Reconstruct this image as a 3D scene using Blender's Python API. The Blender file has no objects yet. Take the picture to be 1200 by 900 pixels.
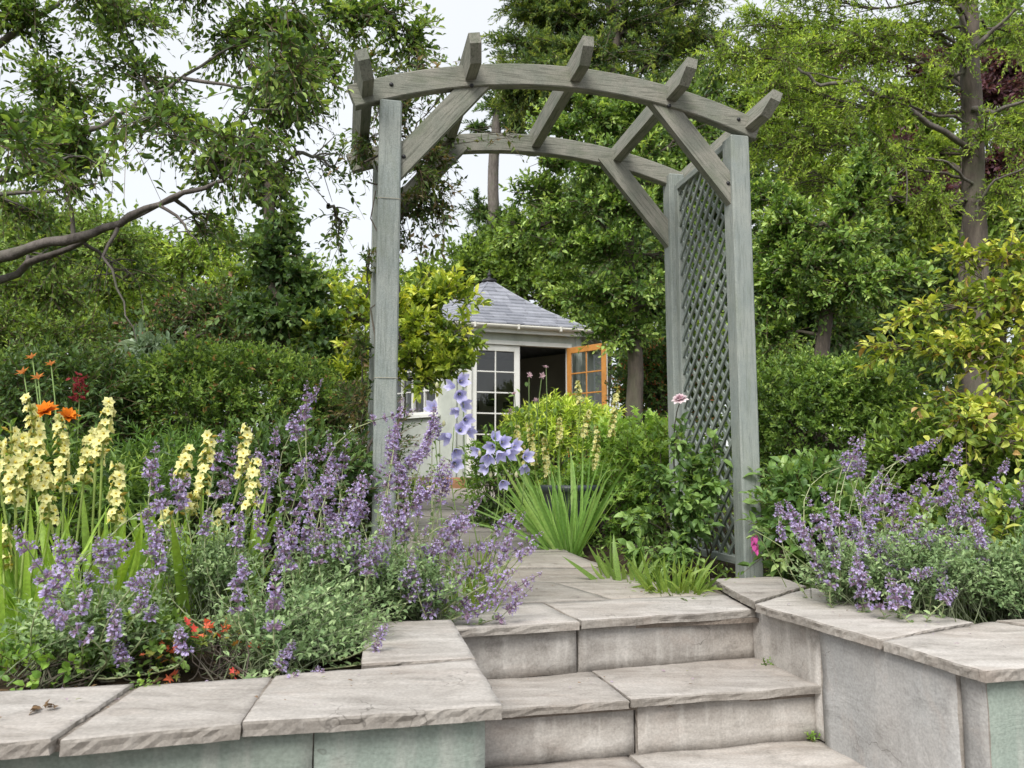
import bpy, math, random
import numpy as np
from mathutils import Vector, Matrix, noise

rng = np.random.default_rng(11)
random.seed(5)
scene = bpy.context.scene
COL = scene.collection

# ------------------------------------------------------------------ camera
FPX = 930.0                                  # focal length in pixels of the 1200 px wide photograph
PITCH = math.radians(6.38)
EYE = 0.434                                  # eye height above the paved path at the top of the steps
cam_data = bpy.data.cameras.new('camera')
cam_data.lens = FPX / 1200.0 * 36.0
cam_data.sensor_width = 36.0
cam_data.clip_start = 0.05
cam_data.clip_end = 2000.0
cam = bpy.data.objects.new('camera', cam_data)
COL.objects.link(cam)
cam.location = (0, 0, EYE)
cam.rotation_euler = (math.radians(90) + PITCH, 0, 0)
scene.camera = cam
cam_data.dof.use_dof = True
cam_data.dof.focus_distance = 3.0
cam_data.dof.aperture_fstop = 9.0

# ------------------------------------------------------------------ sky and sun (bright overcast)
SUN_ELEV, SUN_AZ = math.radians(46), math.radians(203)     # azimuth clockwise from +Y: behind the camera, a little left
world = bpy.data.worlds.new('World')
scene.world = world
world.use_nodes = True
wn, wl = world.node_tree.nodes, world.node_tree.links
wn.clear()
w_out = wn.new('ShaderNodeOutputWorld')
w_bg = wn.new('ShaderNodeBackground')
w_bg.inputs['Strength'].default_value = 0.12
w_sky = wn.new('ShaderNodeTexSky')
w_sky.sky_type = 'NISHITA'
w_sky.sun_disc = False
w_sky.sun_elevation = SUN_ELEV
w_sky.sun_rotation = SUN_AZ
w_tc = wn.new('ShaderNodeTexCoord')
w_noise = wn.new('ShaderNodeTexNoise')
w_noise.inputs['Scale'].default_value = 2.2
w_noise.inputs['Detail'].default_value = 5.0
w_ramp = wn.new('ShaderNodeValToRGB')                      # the cloud layer
w_ramp.color_ramp.elements[0].position = 0.3
w_ramp.color_ramp.elements[0].color = (3.3, 3.38, 3.46, 1)
w_ramp.color_ramp.elements[1].position = 0.75
w_ramp.color_ramp.elements[1].color = (3.6, 3.66, 3.72, 1)
w_mix = wn.new('ShaderNodeMix')
w_mix.data_type = 'RGBA'
w_mix.inputs['Factor'].default_value = 0.9
wl.new(w_tc.outputs['Generated'], w_noise.inputs['Vector'])
wl.new(w_noise.outputs['Fac'], w_ramp.inputs['Fac'])
wl.new(w_sky.outputs['Color'], w_mix.inputs[6])
wl.new(w_ramp.outputs['Color'], w_mix.inputs[7])
wl.new(w_mix.outputs[2], w_bg.inputs['Color'])
wl.new(w_bg.outputs['Background'], w_out.inputs['Surface'])

sun_data = bpy.data.lights.new('sun', 'SUN')
sun_data.energy = 1.5
sun_data.angle = math.radians(28)
sun_data.color = (1.0, 0.96, 0.9)
sun = bpy.data.objects.new('sun', sun_data)
COL.objects.link(sun)
_sd = Vector((math.sin(SUN_AZ) * math.cos(SUN_ELEV), math.cos(SUN_AZ) * math.cos(SUN_ELEV), math.sin(SUN_ELEV)))
sun.rotation_euler = _sd.to_track_quat('Z', 'Y').to_euler()
sun.location = (0, 0, 30)

vs = scene.view_settings
vs.view_transform = 'Standard'
vs.look = 'None'
vs.gamma = 1.0
vs.use_curve_mapping = False
vs.exposure = 1.27
scene.render.engine = 'CYCLES'
scene.cycles.use_denoising = True
scene.cycles.max_bounces = 8
scene.cycles.diffuse_bounces = 6
scene.cycles.glossy_bounces = 3
scene.cycles.transmission_bounces = 6
scene.cycles.transparent_max_bounces = 12
scene.cycles.caustics_reflective = False
scene.cycles.caustics_refractive = False
scene.cycles.use_adaptive_sampling = True
scene.cycles.adaptive_threshold = 0.01

# ------------------------------------------------------------------ measuring helpers
def at(px, py, d):
    """World point seen at photo pixel (px, py) whose distance along +Y is d metres."""
    a, b = (px - 600) / FPX, (450 - py) / FPX
    D = np.array([a, math.cos(PITCH) - b * math.sin(PITCH), math.sin(PITCH) + b * math.cos(PITCH)])
    return np.array([0, 0, EYE]) + D * d / D[1]

BETA = math.radians(13.5)                    # the steps, walls and beds are turned by this much
CB, SB = math.cos(BETA), math.sin(BETA)
def UV(u, v, z=0.0):
    """Garden-plan coordinates (u along the wall, v away from the camera) to world."""
    return np.array([u * CB - v * SB, u * SB + v * CB, z])
def to_uv(x, y):
    return x * CB + y * SB, -x * SB + y * CB

def nz(v):
    v = np.asarray(v, float)
    return v / np.maximum(np.linalg.norm(v, axis=-1, keepdims=True), 1e-9)

def rand_dir(n):
    return nz(rng.normal(size=(n, 3)))

# ------------------------------------------------------------------ mesh collecting
class MB:
    def __init__(self):
        self.v, self.f, self.c, self.n = [], [], [], 0
    def add(self, v, faces, col=None):
        v = np.asarray(v, float).reshape(-1, 3)
        for f in (faces if isinstance(faces, (list, tuple)) and len(faces) and isinstance(faces[0], np.ndarray) else [np.asarray(faces)]):
            if len(f):
                self.f.append(np.asarray(f, np.int64) + self.n)
        if col is None:
            col = np.full((len(v), 3), 0.5)
        col = np.asarray(col, float)
        if col.ndim == 1:
            col = np.tile(col, (len(v), 1))
        self.v.append(v); self.c.append(col); self.n += len(v)
        return self
    def box(self, cx, cy, cz, sx, sy, sz, col=None, rot=None, bevel=0.0):
        x, y, z = sx / 2, sy / 2, sz / 2
        b = min(bevel, x * .45, y * .45, z * .45)
        if b <= 0:
            v = np.array([(-x,-y,-z),(x,-y,-z),(x,y,-z),(-x,y,-z),(-x,-y,z),(x,-y,z),(x,y,z),(-x,y,z)])
            fs = [np.array([(0,3,2,1),(4,5,6,7),(0,1,5,4),(1,2,6,5),(2,3,7,6),(3,0,4,7)])]
        else:
            v, idx = [], {}
            for i, sx_ in enumerate((-1, 1)):
                for j, sy_ in enumerate((-1, 1)):
                    for k, sz_ in enumerate((-1, 1)):
                        for a in range(3):
                            p = [sx_ * (x - b), sy_ * (y - b), sz_ * (z - b)]
                            p[a] = (sx_ * x, sy_ * y, sz_ * z)[a]
                            idx[(i, j, k, a)] = len(v); v.append(p)
            quads, tris = [], []
            for s in (0, 1):
                q = [idx[(s,0,0,0)], idx[(s,1,0,0)], idx[(s,1,1,0)], idx[(s,0,1,0)]]; quads.append(q if s else q[::-1])
                q = [idx[(0,s,0,1)], idx[(0,s,1,1)], idx[(1,s,1,1)], idx[(1,s,0,1)]]; quads.append(q if s else q[::-1])
                q = [idx[(0,0,s,2)], idx[(1,0,s,2)], idx[(1,1,s,2)], idx[(0,1,s,2)]]; quads.append(q if s else q[::-1])
            for i in (0, 1):
                for j in (0, 1):
                    quads.append([idx[(i,j,0,0)], idx[(i,j,1,0)], idx[(i,j,1,1)], idx[(i,j,0,1)]])
                    quads.append([idx[(i,0,j,0)], idx[(i,1,j,0)], idx[(i,1,j,2)], idx[(i,0,j,2)]])
                    quads.append([idx[(0,i,j,1)], idx[(1,i,j,1)], idx[(1,i,j,2)], idx[(0,i,j,2)]])
                    for k in (0, 1):
                        tris.append([idx[(i,j,k,0)], idx[(i,j,k,1)], idx[(i,j,k,2)]])
            v = np.array(v)
            def fix(fl):
                out = []
                for q in fl:
                    p = v[q]; nrm = np.cross(p[1] - p[0], p[2] - p[0])
                    out.append(q if np.dot(nrm, p.mean(0)) > 0 else q[::-1])
                return np.array(out)
            fs = [fix(quads), fix(tris)]
        if rot is not None:
            v = v @ np.array(rot).T
        return self.add(v + np.array([cx, cy, cz]), fs, col)
    def lathe(self, prof, n=24, center=(0, 0, 0), col=None):
        a = np.linspace(0, 2 * np.pi, n, endpoint=False)
        prof = np.array(prof, float)
        v = np.stack([prof[:, None, 0] * np.cos(a), prof[:, None, 0] * np.sin(a), np.repeat(prof[:, 1:2], n, 1)], -1)
        k = len(prof)
        i, j = np.meshgrid(np.arange(k - 1), np.arange(n), indexing='ij')
        i, j = i.ravel(), j.ravel(); j2 = (j + 1) % n
        f = np.stack([i * n + j, i * n + j2, (i + 1) * n + j2, (i + 1) * n + j], -1)
        return self.add(v.reshape(-1, 3) + np.array(center), f, col)
    def mesh(self, name, mat=None, smooth=False, origin=(0, 0, 0)):
        me = bpy.data.meshes.new(name)
        if not self.v:
            return me
        v = np.concatenate(self.v) - np.array(origin, float)
        c = np.concatenate(self.c)
        li = np.concatenate([f.ravel() for f in self.f])
        tot = np.concatenate([np.full(len(f), f.shape[1]) for f in self.f])
        st = np.concatenate([[0], np.cumsum(tot)[:-1]])
        me.vertices.add(len(v)); me.vertices.foreach_set('co', v.astype(np.float32).ravel())
        me.loops.add(len(li)); me.loops.foreach_set('vertex_index', li.astype(np.int32))
        me.polygons.add(len(tot)); me.polygons.foreach_set('loop_start', st.astype(np.int32))
        me.polygons.foreach_set('use_smooth', np.full(len(tot), bool(smooth)))
        ca = me.attributes.new('Col', 'FLOAT_COLOR', 'POINT')
        ca.data.foreach_set('color', np.concatenate([c, np.ones((len(c), 1))], 1).astype(np.float32).ravel())
        me.update(calc_edges=True)
        if mat is not None:
            me.materials.append(mat)
        return me
    def build(self, name, mat, parent=None, smooth=False, origin=None):
        if origin is None:
            origin = tuple(parent.location) if parent is not None else (0, 0, 0)
        o = bpy.data.objects.new(name, self.mesh(name, mat, smooth, origin))
        COL.objects.link(o)
        o.parent = parent
        return o

def link(name, me, parent=None, loc=(0, 0, 0), rot=(0, 0, 0), scale=(1, 1, 1)):
    o = bpy.data.objects.new(name, me)
    COL.objects.link(o)
    o.parent = parent
    o.location, o.rotation_euler, o.scale = loc, rot, scale
    return o

def tag(o, label=None, cat=None, group=None, kind=None):
    if label: o['label'] = label
    if cat: o['category'] = cat
    if group: o['group'] = group
    if kind: o['kind'] = kind
    return o

def thing(name, label, cat, loc=(0, 0, 0), rotz=0.0, group=None, kind=None):
    o = bpy.data.objects.new(name, None)
    o.empty_display_size = 0.1
    COL.objects.link(o)
    o.location = tuple(float(q) for q in loc)
    o.rotation_euler = (0, 0, rotz)
    return tag(o, label, cat, group, kind)

def aim(o, direction, up=(0, 0, 1), spin=0.0):
    """Point an object's local +Z along a direction."""
    q = Vector(direction).to_track_quat('Z', 'Y')
    o.rotation_euler = (q.to_matrix() @ Matrix.Rotation(spin, 3, 'Z')).to_euler()

# ------------------------------------------------------------------ tubes, leaves, sprays, blades
def tubes(mb, P, R, col, sides=4):
    """P (N,K,3) polylines, R (N,K) radii."""
    P = np.asarray(P, float); R = np.asarray(R, float)
    if P.ndim == 2: P = P[None]
    N, K = P.shape[:2]
    R = np.broadcast_to(R, (N, K))
    T = nz(np.gradient(P, axis=1))
    ref = np.where(np.abs(T[..., 2:3]) > .9, np.array([1., 0, 0]), np.array([0, 0, 1.]))
    X = nz(np.cross(ref, T)); Y = np.cross(T, X)
    a = np.linspace(0, 2 * np.pi, sides, endpoint=False)
    V = P[:, :, None] + R[:, :, None, None] * (np.cos(a)[:, None] * X[:, :, None] + np.sin(a)[:, None] * Y[:, :, None])
    n, k, s = np.meshgrid(np.arange(N), np.arange(K - 1), np.arange(sides), indexing='ij')
    n, k, s = n.ravel(), k.ravel(), s.ravel(); s2 = (s + 1) % sides
    b = n * K * sides
    f = np.stack([b + k * sides + s, b + k * sides + s2, b + (k + 1) * sides + s2, b + (k + 1) * sides + s], -1)
    col = np.asarray(col, float)
    if col.ndim == 2:
        col = np.repeat(col, K * sides, 0)
    mb.add(V, f, col)

def bez(p0, p1, p2, K):
    t = np.linspace(0, 1, K)[None, :, None]
    p0, p1, p2 = (np.asarray(q, float).reshape(-1, 1, 3) for q in (p0, p1, p2))
    return (1 - t) ** 2 * p0 + 2 * t * (1 - t) * p1 + t * t * p2

LEAF = {
    'rhomb': (np.array([(0,0,0),(.45,-.5,.14),(1,0,-.05),(.45,.5,.14)]), [np.array([(0,1,2),(0,2,3)])]),
    'oval': (np.array([(0,0,0),(.28,-.42,.12),(.68,-.38,.08),(1,0,-.1),(.68,.38,.08),(.28,.42,.12),(.48,0,.03)]),
             [np.array([(0,1,6),(1,2,6),(2,3,6),(3,4,6),(4,5,6),(5,0,6)])]),
    'full': (np.array([(0,0,0),(.25,0,.03),(.6,0,.02),(1,0,-.16),(.22,-.36,.12),(.58,-.42,.1),(.82,-.22,-.02),(.22,.36,.12),(.58,.42,.1),(.82,.22,-.02)]),
             [np.array([(0,4,1),(0,1,7),(6,3,2),(2,3,9)]), np.array([(4,5,2,1),(1,2,8,7)]), np.array([(5,6,2),(2,9,8)])]),
    'lance': (np.array([(0,0,0),(.4,-.5,.1),(1,0,-.22),(.4,.5,.1),(.45,0,0)]), [np.array([(0,1,4),(1,2,4),(2,3,4),(3,0,4)])]),
    'lobed': (np.array([(0,0,0),(.05,-.45,.05),(.30,-.22,.03),(.5,-.62,.04),(.58,-.2,.02),(1,0,-.12),(.58,.2,.02),(.5,.62,.04),(.30,.22,.03),(.05,.45,.05),(.35,0,-.02)]),
              [np.array([(0,1,10),(1,2,10),(2,3,10),(3,4,10),(4,5,10),(5,6,10),(6,7,10),(7,8,10),(8,9,10),(9,0,10)])]),
}
def leaves(mb, pos, d, n, size, width, col, T='rhomb'):
    tv, tf = LEAF[T]
    N = len(pos)
    if N == 0: return
    X = nz(d); Y = nz(np.cross(n, X)); Z = np.cross(X, Y)
    size = np.broadcast_to(np.asarray(size, float), (N,)); width = np.broadcast_to(np.asarray(width, float), (N,))
    V = (pos[:, None] + size[:, None, None] * (tv[None, :, 0:1] * X[:, None] + (tv[None, :, 1:2] * width[:, None, None]) * Y[:, None] + tv[None, :, 2:3] * Z[:, None]))
    off = (np.arange(N) * len(tv))[:, None, None]
    fs = [(f[None] + off).reshape(-1, f.shape[1]) for f in tf]
    mb.add(V, fs, np.repeat(col, len(tv), 0))

def pal(t, cols):
    """Piecewise-linear palette lookup, t in 0..1."""
    cols = np.asarray(cols, float)
    t = np.clip(t, 0, .9999) * (len(cols) - 1)
    i = t.astype(int); fr = (t - i)[:, None]
    return cols[i] * (1 - fr) + cols[i + 1] * fr

def sprays(mb, o, d, L, n, size, width, cols, T='rhomb', ang=55, up=.7, jit=.35, droop=.12, var=.22, young=.25,
           twig=(.09, .065, .04), twr=.0025, fresh=.0, fresh_col=(.3, .3, .05), tip=True):
    """Twigs (o,d,L) that carry n leaves each."""
    S = len(o)
    if S == 0: return
    o = np.asarray(o, float); d = nz(d); L = np.broadcast_to(np.asarray(L, float), (S,))
    t = (np.arange(n) + rng.uniform(.2, .9, (S, n))) / n
    pos = o[:, None] + d[:, None] * (L[:, None] * t)[..., None]
    pos[..., 2] -= droop * L[:, None] * t ** 2
    ref = np.where(np.abs(d[:, 2:3]) > .9, np.array([1., 0, 0]), np.array([0, 0, 1.]))
    A = nz(np.cross(d, ref)); B = np.cross(d, A)
    phi = np.arange(n)[None] * 2.4 + rng.uniform(0, 6.28, (S, 1)) + rng.normal(0, .4, (S, n))
    side = np.cos(phi)[..., None] * A[:, None] + np.sin(phi)[..., None] * B[:, None]
    al = np.radians(ang) * (1.1 - .55 * t) if tip else np.radians(ang) * np.ones_like(t)
    ld = d[:, None] * np.cos(al)[..., None] + side * np.sin(al)[..., None] + rng.normal(0, jit * .5, (S, n, 3))
    nn = np.array([0, 0, up]) + rng.normal(0, jit, (S, n, 3)) + .35 * d[:, None]
    tone = np.clip(rng.normal(.45, var, (S, 1)) + rng.normal(0, var * .7, (S, n)) + young * (t - .6), 0, 1)
    c = pal(tone.ravel(), cols)
    if fresh > 0:
        m = rng.uniform(size=len(c)) < fresh
        c[m] = np.array(fresh_col) * rng.uniform(.7, 1.2, (m.sum(), 1))
    sz = size * rng.uniform(.6, 1.15, (S, n)) * (1.0 - .3 * (t > .85))
    leaves(mb, pos.reshape(-1, 3), ld.reshape(-1, 3), nn.reshape(-1, 3), sz.ravel(), width, c, T)
    if twr > 0:
        e = o + d * L[:, None]; e[:, 2] -= droop * L
        m_ = o + d * L[:, None] * .5; m_[:, 2] -= droop * L * .25
        if T == 'rhomb':
            tubes(mb, np.stack([o, e], 1), np.array([twr, twr * .4]), np.array(twig), 3)
        else:
            tubes(mb, np.stack([o, m_, e], 1), np.array([twr, twr * .7, twr * .4]), np.array(twig), 3)

def blades(mb, base, d, L, W, bend, cols, K=6, fold=.25, var=.25):
    """Strap or sword leaves: base (N,3), start direction d, length, width, bend towards the ground."""
    N = len(base); base = np.asarray(base, float); d = nz(d)
    L = np.broadcast_to(L, (N,)); W = np.broadcast_to(W, (N,)); bend = np.broadcast_to(bend, (N,))
    h = d.copy(); h[:, 2] = 0; h = nz(h + 1e-6)
    t = np.linspace(0, 1, K)
    dirs = nz(d[:, None] * 1.0 + (bend[:, None] * t[None] ** 1.5)[..., None] * (h * .7 - np.array([0, 0, 1.]))[:, None])
    P = base[:, None] + np.concatenate([np.zeros((N, 1, 3)), np.cumsum(dirs[:, :-1], 1)], 1) * (L / (K - 1))[:, None, None]
    wprof = np.array([.65, .95, 1.0, .85, .55, .04]) if K == 6 else np.sin(np.pi * np.clip(t * .85 + .12, 0, 1))
    S = nz(np.cross(dirs, h[:, None] + rng.normal(0, .35, (N, 1, 3)) + np.array([0, 0, .15])))
    Nn = np.cross(S, dirs)
    hw = (W[:, None] * wprof[None] * .5)[..., None]
    V = np.stack([P - S * hw + Nn * hw * fold, P, P + S * hw + Nn * hw * fold], 2)
    n, k, s = np.meshgrid(np.arange(N), np.arange(K - 1), np.arange(2), indexing='ij')
    n, k, s = n.ravel(), k.ravel(), s.ravel(); b = n * K * 3
    f = np.stack([b + k * 3 + s, b + k * 3 + s + 1, b + (k + 1) * 3 + s + 1, b + (k + 1) * 3 + s], -1)
    c = pal(np.clip(rng.normal(.5, var, N), 0, 1), cols)
    mb.add(V, f, np.repeat(c, K * 3, 0))
# ------------------------------------------------------------------ materials
def new_mat(name):
    m = bpy.data.materials.new(name)
    m.use_nodes = True
    nt = m.node_tree
    for n in list(nt.nodes): nt.nodes.remove(n)
    return m, nt.nodes, nt.links

def N(nodes, t, **kw):
    n = nodes.new(t)
    for k, v in kw.items():
        if k in n.inputs: n.inputs[k].default_value = v
        else: setattr(n, k, v)
    return n

def ramp(nodes, stops, interp='LINEAR'):
    r = nodes.new('ShaderNodeValToRGB')
    cr = r.color_ramp
    cr.interpolation = interp
    while len(cr.elements) < len(stops): cr.elements.new(.5)
    for e, (p, c) in zip(cr.elements, stops):
        e.position = p
        e.color = (c[0], c[1], c[2], 1) if hasattr(c, '__len__') else (c, c, c, 1)
    return r

def mixc(nodes, links, a, b, fac, mode='MIX'):
    m = nodes.new('ShaderNodeMix'); m.data_type = 'RGBA'; m.blend_type = mode
    for sock, val in ((m.inputs[6], a), (m.inputs[7], b), (m.inputs[0], fac)):
        if hasattr(val, 'is_linked') or isinstance(val, bpy.types.NodeSocket): links.new(val, sock)
        elif hasattr(val, '__len__'): sock.default_value = (val[0], val[1], val[2], 1)
        else: sock.default_value = val
    return m.outputs[2]

def leaf_mat(name, rough=.45, spec=.35, trans=.3, gain=1.0, tint=(1.25, 1.15, .55)):
    m, nd, ln = new_mat(name)
    out = N(nd, 'ShaderNodeOutputMaterial')
    at_ = N(nd, 'ShaderNodeAttribute', attribute_name='Col')
    tc = N(nd, 'ShaderNodeTexCoord')
    ns = N(nd, 'ShaderNodeTexNoise', Scale=42.0, Detail=3.0)
    ln.new(tc.outputs['Object'], ns.inputs['Vector'])
    rp = ramp(nd, [(.3, 1.8 * gain), (.7, 2.65 * gain)])
    ln.new(ns.outputs['Fac'], rp.inputs['Fac'])
    c = mixc(nd, ln, at_.outputs['Color'], rp.outputs['Color'], 1.0, 'MULTIPLY')
    p = N(nd, 'ShaderNodeBsdfPrincipled', Roughness=rough)
    p.inputs['Specular IOR Level'].default_value = spec
    ln.new(c, p.inputs['Base Color'])
    t = N(nd, 'ShaderNodeBsdfTranslucent')
    ct = mixc(nd, ln, c, tint, 1.0, 'MULTIPLY')
    ln.new(ct, t.inputs['Color'])
    ms = N(nd, 'ShaderNodeMixShader', Fac=trans)
    ln.new(p.outputs[0], ms.inputs[1]); ln.new(t.outputs[0], ms.inputs[2])
    ln.new(ms.outputs[0], out.inputs['Surface'])
    return m

M = {}
M['leaf'] = leaf_mat('leaf', .48, .5, .38)
M['leaf_gloss'] = leaf_mat('leaf_gloss', .38, .55, .34)
M['leaf_matte'] = leaf_mat('leaf_matte', .7, .2, .28, gain=.85, tint=(1.1, 1.1, .8))
M['petal'] = leaf_mat('petal', .6, .2, .35, gain=.46, tint=(1.05, 1.0, 1.05))

def simple(name, base, rough=.5, spec=.4, var=.12, scale=6.0, bump=0.0, bscale=40.0, dirt=None, dirt_amt=0.0):
    m, nd, ln = new_mat(name)
    out = N(nd, 'ShaderNodeOutputMaterial')
    p = N(nd, 'ShaderNodeBsdfPrincipled', Roughness=rough)
    p.inputs['Specular IOR Level'].default_value = spec
    tc = N(nd, 'ShaderNodeTexCoord')
    ns = N(nd, 'ShaderNodeTexNoise', Scale=scale, Detail=6.0, Roughness=.6)
    ln.new(tc.outputs['Object'], ns.inputs['Vector'])
    b = np.array(base)
    rp = ramp(nd, [(.28, b * (1 - var)), (.72, np.minimum(b * (1 + var), .95))])
    ln.new(ns.outputs['Fac'], rp.inputs['Fac'])
    c = rp.outputs['Color']
    if dirt is not None:
        n2 = N(nd, 'ShaderNodeTexNoise', Scale=scale * .7, Detail=8.0, Roughness=.7)
        ln.new(tc.outputs['Object'], n2.inputs['Vector'])
        r2 = ramp(nd, [(.5, 0.0), (.72, dirt_amt)])
        ln.new(n2.outputs['Fac'], r2.inputs['Fac'])
        c = mixc(nd, ln, c, dirt, r2.outputs['Color'])
    ln.new(c, p.inputs['Base Color'])
    if bump > 0:
        n3 = N(nd, 'ShaderNodeTexNoise', Scale=bscale, Detail=5.0, Roughness=.65)
        ln.new(tc.outputs['Object'], n3.inputs['Vector'])
        bp = N(nd, 'ShaderNodeBump', Strength=bump, Distance=.01)
        ln.new(n3.outputs['Fac'], bp.inputs['Height']); ln.new(bp.outputs[0], p.inputs['Normal'])
    ln.new(p.outputs[0], out.inputs['Surface'])
    return m

def bark_mat(name, dark, light, scale=14.0):
    m, nd, ln = new_mat(name)
    out = N(nd, 'ShaderNodeOutputMaterial')
    p = N(nd, 'ShaderNodeBsdfPrincipled', Roughness=.9)
    tc = N(nd, 'ShaderNodeTexCoord')
    mp = N(nd, 'ShaderNodeMapping'); mp.inputs['Scale'].default_value = (1, 1, .25)
    ln.new(tc.outputs['Object'], mp.inputs['Vector'])
    ns = N(nd, 'ShaderNodeTexNoise', Scale=scale, Detail=8.0, Roughness=.7)
    ln.new(mp.outputs[0], ns.inputs['Vector'])
    rp = ramp(nd, [(.3, dark), (.7, light)])
    ln.new(ns.outputs['Fac'], rp.inputs['Fac'])
    n2 = N(nd, 'ShaderNodeTexNoise', Scale=5.0, Detail=4.0)
    ln.new(tc.outputs['Object'], n2.inputs['Vector'])
    r2 = ramp(nd, [(.5, 0.0), (.7, .5)]); ln.new(n2.outputs['Fac'], r2.inputs['Fac'])
    c = mixc(nd, ln, rp.outputs['Color'], (.11, .13, .07), r2.outputs['Color'])
    ln.new(c, p.inputs['Base Color'])
    bp = N(nd, 'ShaderNodeBump', Strength=.8, Distance=.02)
    ln.new(ns.outputs['Fac'], bp.inputs['Height']); ln.new(bp.outputs[0], p.inputs['Normal'])
    ln.new(p.outputs[0], out.inputs['Surface'])
    return m
M['bark'] = bark_mat('bark', (.05, .04, .032), (.17, .14, .115))
M['bark_grey'] = bark_mat('bark_grey', (.07, .06, .052), (.24, .21, .19), 20)

def timber_mat(name, base, worn, dark, green=(.16, .19, .12)):
    """Weathered painted timber; the grain runs along the piece's local X axis."""
    m, nd, ln = new_mat(name)
    out = N(nd, 'ShaderNodeOutputMaterial')
    p = N(nd, 'ShaderNodeBsdfPrincipled', Roughness=.75)
    p.inputs['Specular IOR Level'].default_value = .25
    tc = N(nd, 'ShaderNodeTexCoord'); oi = N(nd, 'ShaderNodeObjectInfo')
    ad = N(nd, 'ShaderNodeVectorMath', operation='ADD')
    sc = N(nd, 'ShaderNodeVectorMath', operation='SCALE'); sc.inputs['Scale'].default_value = 13.0
    cb = N(nd, 'ShaderNodeCombineXYZ')
    for k in 'XYZ': ln.new(oi.outputs['Random'], cb.inputs[k])
    ln.new(cb.outputs[0], sc.inputs[0])
    ln.new(tc.outputs['Object'], ad.inputs[0]); ln.new(sc.outputs[0], ad.inputs[1])
    mp = N(nd, 'ShaderNodeMapping'); mp.inputs['Scale'].default_value = (.06, 1, 1)
    ln.new(ad.outputs[0], mp.inputs['Vector'])
    gr = N(nd, 'ShaderNodeTexNoise', Scale=130.0, Detail=6.0, Roughness=.65); ln.new(mp.outputs[0], gr.inputs['Vector'])
    wr = N(nd, 'ShaderNodeTexNoise', Scale=7.0, Detail=7.0, Roughness=.65); ln.new(ad.outputs[0], wr.inputs['Vector'])
    mp2 = N(nd, 'ShaderNodeMapping'); mp2.inputs['Scale'].default_value = (.25, 1, 1)
    ln.new(ad.outputs[0], mp2.inputs['Vector'])
    st = N(nd, 'ShaderNodeTexNoise', Scale=22.0, Detail=5.0, Roughness=.6); ln.new(mp2.outputs[0], st.inputs['Vector'])
    r1 = ramp(nd, [(.38, 0.0), (.62, 1.0)]); ln.new(wr.outputs['Fac'], r1.inputs['Fac'])
    c = mixc(nd, ln, base, worn, r1.outputs['Color'])
    r2 = ramp(nd, [(.36, 0.75), (.5, 0.0)]); ln.new(gr.outputs['Fac'], r2.inputs['Fac'])
    c = mixc(nd, ln, c, dark, r2.outputs['Color'])
    r3 = ramp(nd, [(.52, 0.0), (.68, .6)]); ln.new(st.outputs['Fac'], r3.inputs['Fac'])
    c = mixc(nd, ln, c, green, r3.outputs['Color'])
    sp = N(nd, 'ShaderNodeTexNoise', Scale=300.0, Detail=2.0); ln.new(ad.outputs[0], sp.inputs['Vector'])
    r4 = ramp(nd, [(.3, .82), (.7, 1.15)]); ln.new(sp.outputs['Fac'], r4.inputs['Fac'])
    c = mixc(nd, ln, c, r4.outputs['Color'], 1.0, 'MULTIPLY')
    ln.new(c, p.inputs['Base Color'])
    bp = N(nd, 'ShaderNodeBump', Strength=.55, Distance=.004)
    ln.new(gr.outputs['Fac'], bp.inputs['Height']); ln.new(bp.outputs[0], p.inputs['Normal'])
    ln.new(p.outputs[0], out.inputs['Surface'])
    return m
M['timber_post'] = timber_mat('timber_post', (.265, .30, .285), (.33, .355, .325), (.185, .21, .19), (.235, .265, .22))
M['timber_beam'] = timber_mat('timber_beam', (.22, .23, .19), (.30, .29, .245), (.11, .115, .09), (.165, .185, .13))
M['timber_slat'] = timber_mat('timber_slat', (.22, .26, .24), (.29, .32, .285), (.13, .15, .13), (.2, .23, .18))

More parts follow.
